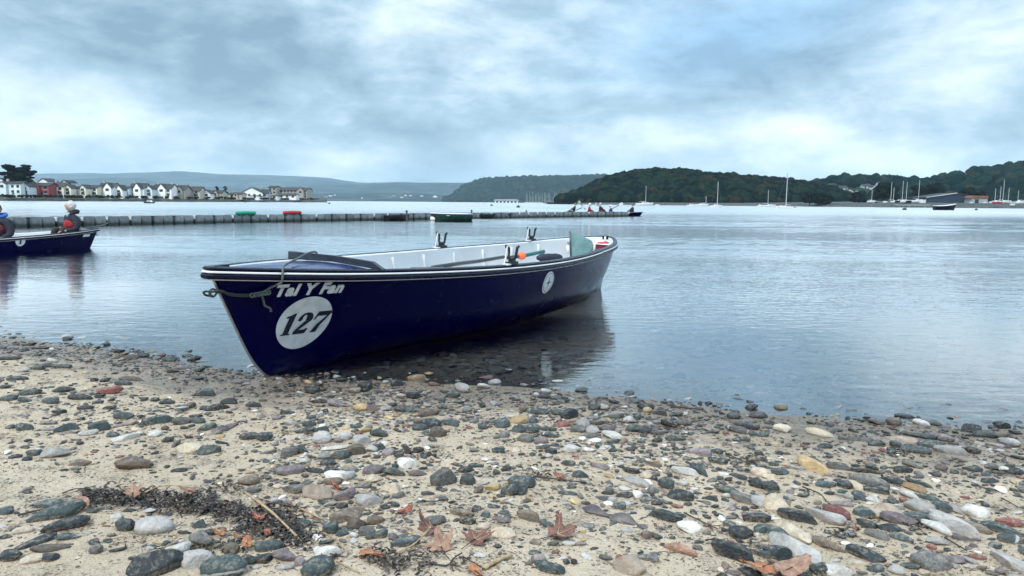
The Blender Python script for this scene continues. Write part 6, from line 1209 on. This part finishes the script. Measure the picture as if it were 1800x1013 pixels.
# ------------------------------------------------------------------ leaves
def leaf(px, py, wpx, mat, label, rz=0.0, kind='maple', curl=.35, tilt=(0, 0), seed=0, lift=.008, stem=True):
    p = gp(px, py); dist = (p - Vector((0, 0, CAM_H))).dot(cf); S = wpx / FOC * dist / 2; r = np.random.RandomState(seed + 3)
    na, nr = 72, 6; V = [(0, 0, 0)]; Fs = []
    for j in range(1, nr + 1):
        for i in range(na):
            a = 2 * math.pi * i / na
            if kind == 'maple':
                lobe = 0
                for c_, w_, l_ in ((90, 33, 1.0), (34, 30, .92), (146, 30, .92), (-22, 28, .68), (202, 28, .68)):
                    d = abs((math.degrees(a) - c_ + 180) % 360 - 180); lobe = max(lobe, l_ * (1 - (d / w_) ** 1.25 * .62) if d < w_ * 1.15 else 0)
                rad = max(lobe, .46) * (1 + .09 * math.sin(a * 23 + seed)); 
                d = abs((math.degrees(a) - 270 + 180) % 360 - 180); rad *= .55 if d < 14 else 1
            else: rad = (.98 - .52 * abs(math.cos(a)) ** 1.1) * (1 + .05 * math.sin(a * 19))
            t = j / nr; x, y = rad * t * math.cos(a), rad * t * math.sin(a)
            z = curl * (t * rad) ** 2 * (.6 + .8 * math.sin(2 * a + seed)) + .30 * fbm(np.array([x * 2.4 + seed]), np.array([y * 2.4 + 5]), seed, 3)[0] + .035 * abs(math.sin(a * 5)) * t
            V.append((x * S, y * S, z * S))
    for i in range(na): Fs.append((0, 1 + i, 1 + (i + 1) % na))
    for j in range(nr - 1):
        for i in range(na): a0 = 1 + j * na; Fs.append((a0 + i, a0 + na + i, a0 + na + (i + 1) % na, a0 + (i + 1) % na))
    root = empty('leaf', (p.x, p.y, p.z + lift), rz); root.rotation_euler = (tilt[0], tilt[1], rz); tag(root, label, 'leaf'); V = np.array(V); n_ = len(V)
    V2 = V - np.array([0, 0, .0012]); F2 = [tuple(n_ + q for q in f[::-1]) for f in Fs]; e0 = 1 + (nr - 1) * na; rim = [(e0 + i, e0 + i + n_, e0 + (i + 1) % na + n_, e0 + (i + 1) % na) for i in range(na)]
    link('blade', mesh_np('blade', np.concatenate([V, V2]), Fs + F2 + rim, True), M[mat], root)
    vb = MB()
    for c_ in ((90, 32, 148) if kind == 'maple' else (90,)):
        a = R(c_); vb.tube([(0, 0, .004 * S + .002)] + [tuple(V[1 + j * na + int(c_ / 360 * na) % na] + np.array([0, 0, .0010])) for j in range(0, nr, 2)], [.0016, .0013, .001, .0006], 5)
    vb.build('vein', M['reed'], root)
    if stem: MB().tube([(0, 0, .001), (.05 * S, -.6 * S, .08 * S), (.16 * S, -1.25 * S, .20 * S)], [.0018, .0014, .0013], 5).build('leaf_stalk', M['twig'], root)
    return root
leaf(234, 888, 44, 'leaf_tan', 'crumpled brown leaf standing on the black seaweed', .4, 'maple', .5, (.5, .1), 1, .045)
leaf(330, 872, 40, 'leaf_tan', 'pale tan leaf draped over the far edge of the seaweed', 1.2, 'oval', .4, (.2, .2), 2, .02)
leaf(148, 894, 40, 'leaf_tan', 'pale pinkish leaf at the left end of the seaweed', .7, 'oval', .3, (.3, -.4), 3, .02)
leaf(388, 944, 40, 'leaf_orange', 'torn orange pink leaf above the vivid orange one', 2.0, 'maple', .4, (.2, 0), 4, .016)
leaf(434, 966, 36, 'leaf_orange', 'vivid orange leaf below the reed stalk', .3, 'oval', .25, (.2, .1), 5, .02)
leaf(425, 950, 34, 'leaf_brown', 'dull brown leaf beside the vivid orange leaf', 1.4, 'oval', .3, (.1, .1), 6, .012)
leaf(466, 895, 46, 'leaf_tan', 'tan leaf under the upper end of the reed stalk', 2.4, 'maple', .35, (.25, .1), 7, .02)
leaf(456, 920, 34, 'leaf_red', 'reddish leaf caught in the right end of the seaweed', .2, 'maple', .4, (.2, .1), 8, .02)
leaf(587, 866, 26, 'leaf_red', 'small rust red leaf leaning on the mauve grey stone', 1.2, 'oval', .3, (.7, .2), 9, .03)
leaf(712, 901, 32, 'leaf_red', 'small bright orange red leaf alone on clean sand', -1.0, 'oval', .35, (.15, .1), 10, .006)
leaf(757, 940, 62, 'leaf_brown', 'folded brown leaf, upper one of the leaf pile', 1.3, 'maple', .6, (.25, .1), 11, .02)
leaf(775, 968, 70, 'leaf_tan', 'large crumpled tan brown leaf at the front of the leaf pile', .3, 'maple', .5, (.2, -.1), 12, .012)
leaf(835, 953, 72, 'leaf_brown', 'ragged red brown leaf at the right of the leaf pile', -.6, 'maple', .4, (.1, .1), 13, .010)
leaf(655, 982, 50, 'leaf_orange', 'orange brown leaf curled over dark twigs at the bottom', 1.6, 'oval', .5, (.2, .2), 14, .014)
leaf(980, 946, 74, 'leaf_brown', 'curled brown maple leaf lying alone right of the leaf pile', -1.2, 'maple', .6, (.15, .1), 15, .012)
leaf(983, 843, 30, 'leaf_red', 'small reddish brown leaf on a twig mid beach', .6, 'maple', .4, (.3, .1), 16, .010)
leaf(1338, 1010, 90, 'leaf_orange', 'orange brown maple leaf at the bottom edge, left of pair', 1.9, 'maple', .35, (.05, .1), 17, .022)
leaf(1392, 1012, 84, 'leaf_tan', 'serrated tan leaf at the bottom edge, right of pair', -1.1, 'oval', .25, (.15, .1), 18, .025)
leaf(835, 1008, 40, 'leaf_orange', 'orange leaf cut by the bottom edge below the leaf pile', .5, 'oval', .3, (.1, .1), 19, .008)
leaf(470, 945, 22, 'leaf_red', 'tiny orange leaf in the dark weed left of the twig', .5, 'oval', .3, (.2, .1), 20, .02)
# ------------------------------------------------------------------ sticks and driftwood
def stick(pts, r_, mat, label, lift=.010, name='stick'):
    P = [gp(x, y) + Vector((0, 0, lift + (q[0] if q else 0))) for x, y, *q in pts]; P = ropepts(P, 4); rs = [r_ * (1 - .35 * i / len(P)) * (1 + .18 * math.sin(i * 2.1)) for i in range(len(P))]; c = P[0].copy()
    o = MB().tube([p - c for p in P], rs, 7).build(name, M[mat], None, True); o.location = c; return tag(o, label, 'stick', None)
for a in [([(430, 883, .03), (480, 922, .03), (530, 957, .0)], .0048, 'reed', 'thick straight dry reed lying across the seaweed'),
          ([(503, 885), (535, 902), (568, 918)], .0032, 'reed', 'thin pale reed above the round teal stone'), ([(560, 938), (588, 952), (612, 975)], .0026, 'reed', 'thin white reed right of the white barnacled stone'),
          ([(697, 977), (728, 962), (755, 945, .02)], .0028, 'reed', 'straight pale twig leaning on the brown leaf pile'), ([(592, 993), (612, 1003), (632, 1013)], .0030, 'reed', 'pale twig running off the bottom edge'),
          ([(405, 917), (402, 930), (412, 948)], .0026, 'reed', 'white forked twig above the vivid orange leaf'), ([(455, 882), (500, 893), (540, 898)], .0030, 'twig', 'dark twig beside the upper reed'),
          ([(742, 884), (762, 887), (780, 882)], .0026, 'twig', 'bent dark twig on sand above the small orange leaf'), ([(940, 842), (990, 848), (1032, 853)], .0030, 'twig', 'dark knobbly twig under the small mid beach leaf'),
          ([(1275, 800), (1300, 812), (1325, 822)], .0030, 'twig', 'dark twig right of the mauve cobble'), ([(1202, 906), (1230, 920), (1262, 935)], .0026, 'twig', 'thin brown twig behind the white stone'),
          ([(1178, 718), (1205, 720), (1234, 723)], .0055, 'twig', 'dark stick lying at the water edge'), ([(1448, 707), (1470, 715), (1500, 715), (1516, 714)], .0050, 'twig', 'dark curved stick in the shallows at right'),
          ([(1500, 740), (1520, 743), (1530, 744)], .0045, 'twig', 'short dark stick at the waterline below the curved one'), ([(755, 995), (785, 1000), (800, 985), (812, 978)], .0030, 'twig', 'dark crooked twig below the leaf pile'),
          ([(815, 985), (835, 996), (852, 1006)], .0022, 'twig', 'very thin twig right of the leaf pile'), ([(850, 1005), (872, 992), (900, 981)], .0075, 'reed', 'thick pale stick sunk in sand at the bottom centre'),
          ([(1410, 860), (1440, 872), (1452, 885)], .0026, 'twig', 'dark twig on sand left of the striped dark stone'), ([(1760, 880), (1775, 888), (1790, 897)], .0026, 'twig', 'small twig on bare sand at the right edge'),
          ([(1660, 950), (1680, 962), (1700, 974)], .0028, 'twig', 'thin twig above the big grey cobble at lower right'), ([(255, 880, .02), (290, 872, .03), (345, 876, .03)], .0030, 'reed', 'reddish stalk lying along the seaweed'),
          ([(32, 911), (55, 905), (78, 900)], .0034, 'twig', 'dark twig pointing at the long teal stones'), ([(110, 872), (128, 865), (142, 864), (150, 868)], .0024, 'twig', 'bent dark stem left of the seaweed'),
          ([(1240, 955), (1255, 953), (1275, 956)], .0030, 'twig', 'short dark twig left of the large dark cobble')]: stick(*a)
def bark(name, P, th, mat, label, cat='driftwood', rough=.3):
    """a lump or plank between two beach points, with a ragged outline"""
    a, b_ = gp(*P[0]), gp(*P[1]); wd = P[2]; d = b_ - a; n = 16; V = []; k = 12; u_ = d.normalized(); v_ = Vector((0, 0, 1)).cross(u_).normalized()
    for i in range(n):
        t = i / (n - 1); w_ = wd * math.sqrt(max(.02, 1 - (2 * t - 1) ** 4)) * (1 + rough * (vn(t * 7, 3, zlib.crc32(label.encode()) % 50) - .5) * 2)
        for j in range(k):
            q = 6.28318 * j / k; rr_ = 1 + rough * .7 * (float(vn(t * 9 + 3, j * 1.3, 7)) - .5); V.append(tuple(d * t + v_ * (math.cos(q) * w_ * rr_) + Vector((0, 0, (math.sin(q) * .5 + .3) * th * rr_ * (w_ / wd)))))
    Fs = [(i * k + j, i * k + (j + 1) % k, (i + 1) * k + (j + 1) % k, (i + 1) * k + j) for i in range(n - 1) for j in range(k)] + [tuple(range(k))[::-1], tuple(range((n - 1) * k, n * k))]
    o = link(name, mesh_np(name, V, Fs), M[mat]); o.location = a; return tag(o, label, cat)
bark('driftwood', ((1022, 892), (1138, 930), .026), .020, 'driftwood', 'flat grey splintered driftwood right of the curled leaf', rough=.8)
bark('driftwood', ((372, 765), (418, 746), .022), .022, 'driftwood', 'grey wedge of driftwood in front of the boat bow', rough=.7)
bark('driftwood', ((712, 799), (746, 792), .018), .030, 'twig', 'black knot of driftwood among the stones mid beach', rough=1.0)
bark('driftwood', ((738, 800), (768, 803), .012), .016, 'twig', 'black sliver of wood beside the driftwood knot', rough=.6)
bark('shell', ((1165, 962), (1226, 978), .012), .030, 'leaf_tan', 'curved tan husk lying on sand at the bottom centre right', 'shell', .3)
# ------------------------------------------------------------------ seaweed, twiglets and crumbs
V = []; Fs = []; nb = 0; r = np.random.RandomState(9)
WP = [(160, 880), (200, 876), (260, 880), (330, 886), (400, 900), (450, 915), (500, 935), (530, 955)]
def weed_at(px, py, n, spread, L, h0):
    global nb
    for _ in range(n):
        q = gp(px + r.randn() * spread, py + r.randn() * spread * .45); p0 = np.array(q) + np.array([0, 0, r.rand() * h0]); a = r.rand() * 6.28; w_ = .002 + .003 * r.rand(); seg = 5; pts = [p0]; dz_ = r.uniform(-.2, .9)
        for k in range(seg): a += r.randn() * .6; pts.append(pts[-1] + np.array([math.cos(a) * L / seg, math.sin(a) * L / seg, dz_ * L / seg * (1 - k * .45)]) * r.uniform(.6, 1.3))
        for k, p in enumerate(pts):
            ww = w_ * (1 - .6 * k / seg) * (1.6 if k % 2 else 1); n2 = np.array([-math.sin(a), math.cos(a), 0]); p = p.copy(); p[2] = max(p[2], q.z + .001)
            V.extend([p + n2 * ww, p - n2 * ww, p + np.array([0, 0, ww * .9])])
        for k in range(seg):
            b0 = nb + k * 3; 
            for e_ in range(3): Fs.append((b0 + e_, b0 + (e_ + 1) % 3, b0 + 3 + (e_ + 1) % 3, b0 + 3 + e_))
        nb += (seg + 1) * 3
for (ax, ay), (bx_, by_) in zip(WP[:-1], WP[1:]):
    for t in np.linspace(0, 1, 9): weed_at(ax + (bx_ - ax) * t, ay + (by_ - ay) * t, 8 + int(18 * vn(ax * .03 + t, 4.0, 9)), 15, .042, .016)
for px, py, n, sp in ((165, 872, 60, 8), (400, 860, 30, 14), (350, 866, 40, 16), (460, 930, 90, 22), (495, 925, 70, 20), (480, 905, 60, 18), (700, 1000, 16, 26), (725, 995, 20, 30), (770, 992, 16, 26), (815, 905, 20, 14), (680, 985, 60, 20), (1560, 850, 26, 10), (1620, 925, 50, 12), (940, 835, 40, 16), (1320, 812, 40, 12), (575, 980, 24, 12), (1590, 795, 30, 14), (1300, 965, 20, 18), (375, 968, 40, 20), (1490, 940, 20, 14)): weed_at(px, py, n, sp, .028, .012)
tag(link('seaweed', mesh_np('seaweed', V, Fs), M['weed']), 'black seaweed in a ragged line at the lower left', kind='stuff')
V = []; Fs = []; FM = []; nb = 0
for _ in range(15000):
    px, py = r.uniform(-60, 1860), 640 + 380 * r.rand() ** .9; q = at(px, py, .08); d = float(ysh(q.x)) - q.y
    if d < .05: continue
    if vn(q.x * 3.3, q.y * 4.1, 71) < .40 and r.rand() < .8: continue
    z = float(G(q.x, q.y)); a = r.randn() * .7 - .3; L = r.uniform(.002, .018) * (1 + (r.rand() < .05) * 2); w_ = r.uniform(.0007, .0022); c_, s_ = math.cos(a), math.sin(a)
    p = np.array([q.x, q.y, z + .001]); u_ = np.array([c_, s_, r.uniform(-.1, .2)]) * L / 2; v_ = np.array([-s_, c_, 0]) * w_
    V.extend([p - u_, p + v_, p + u_ + np.array([0, 0, .001]), p - v_, p + np.array([0, 0, w_ * 1.3])]); Fs += [(nb, nb + 1, nb + 4), (nb + 1, nb + 2, nb + 4), (nb + 2, nb + 3, nb + 4), (nb + 3, nb, nb + 4)]; m_ = 0 if r.rand() < .7 else (1 if r.rand() < .6 else 2); FM += [m_] * 4; nb += 5
o = link('beach_litter', mesh_np('beach_litter', V, Fs), [M['twig'], M['leaf_brown'], M['reed']]); o.data.polygons.foreach_set('material_index', FM); tag(o, 'crumbs of twig, husk and shell scattered over the sand', kind='stuff')
print('labels shared:', [k for k, v_ in used_lb.items() if v_ > 1], 'longest', max(len(k.split()) for k in used_lb))
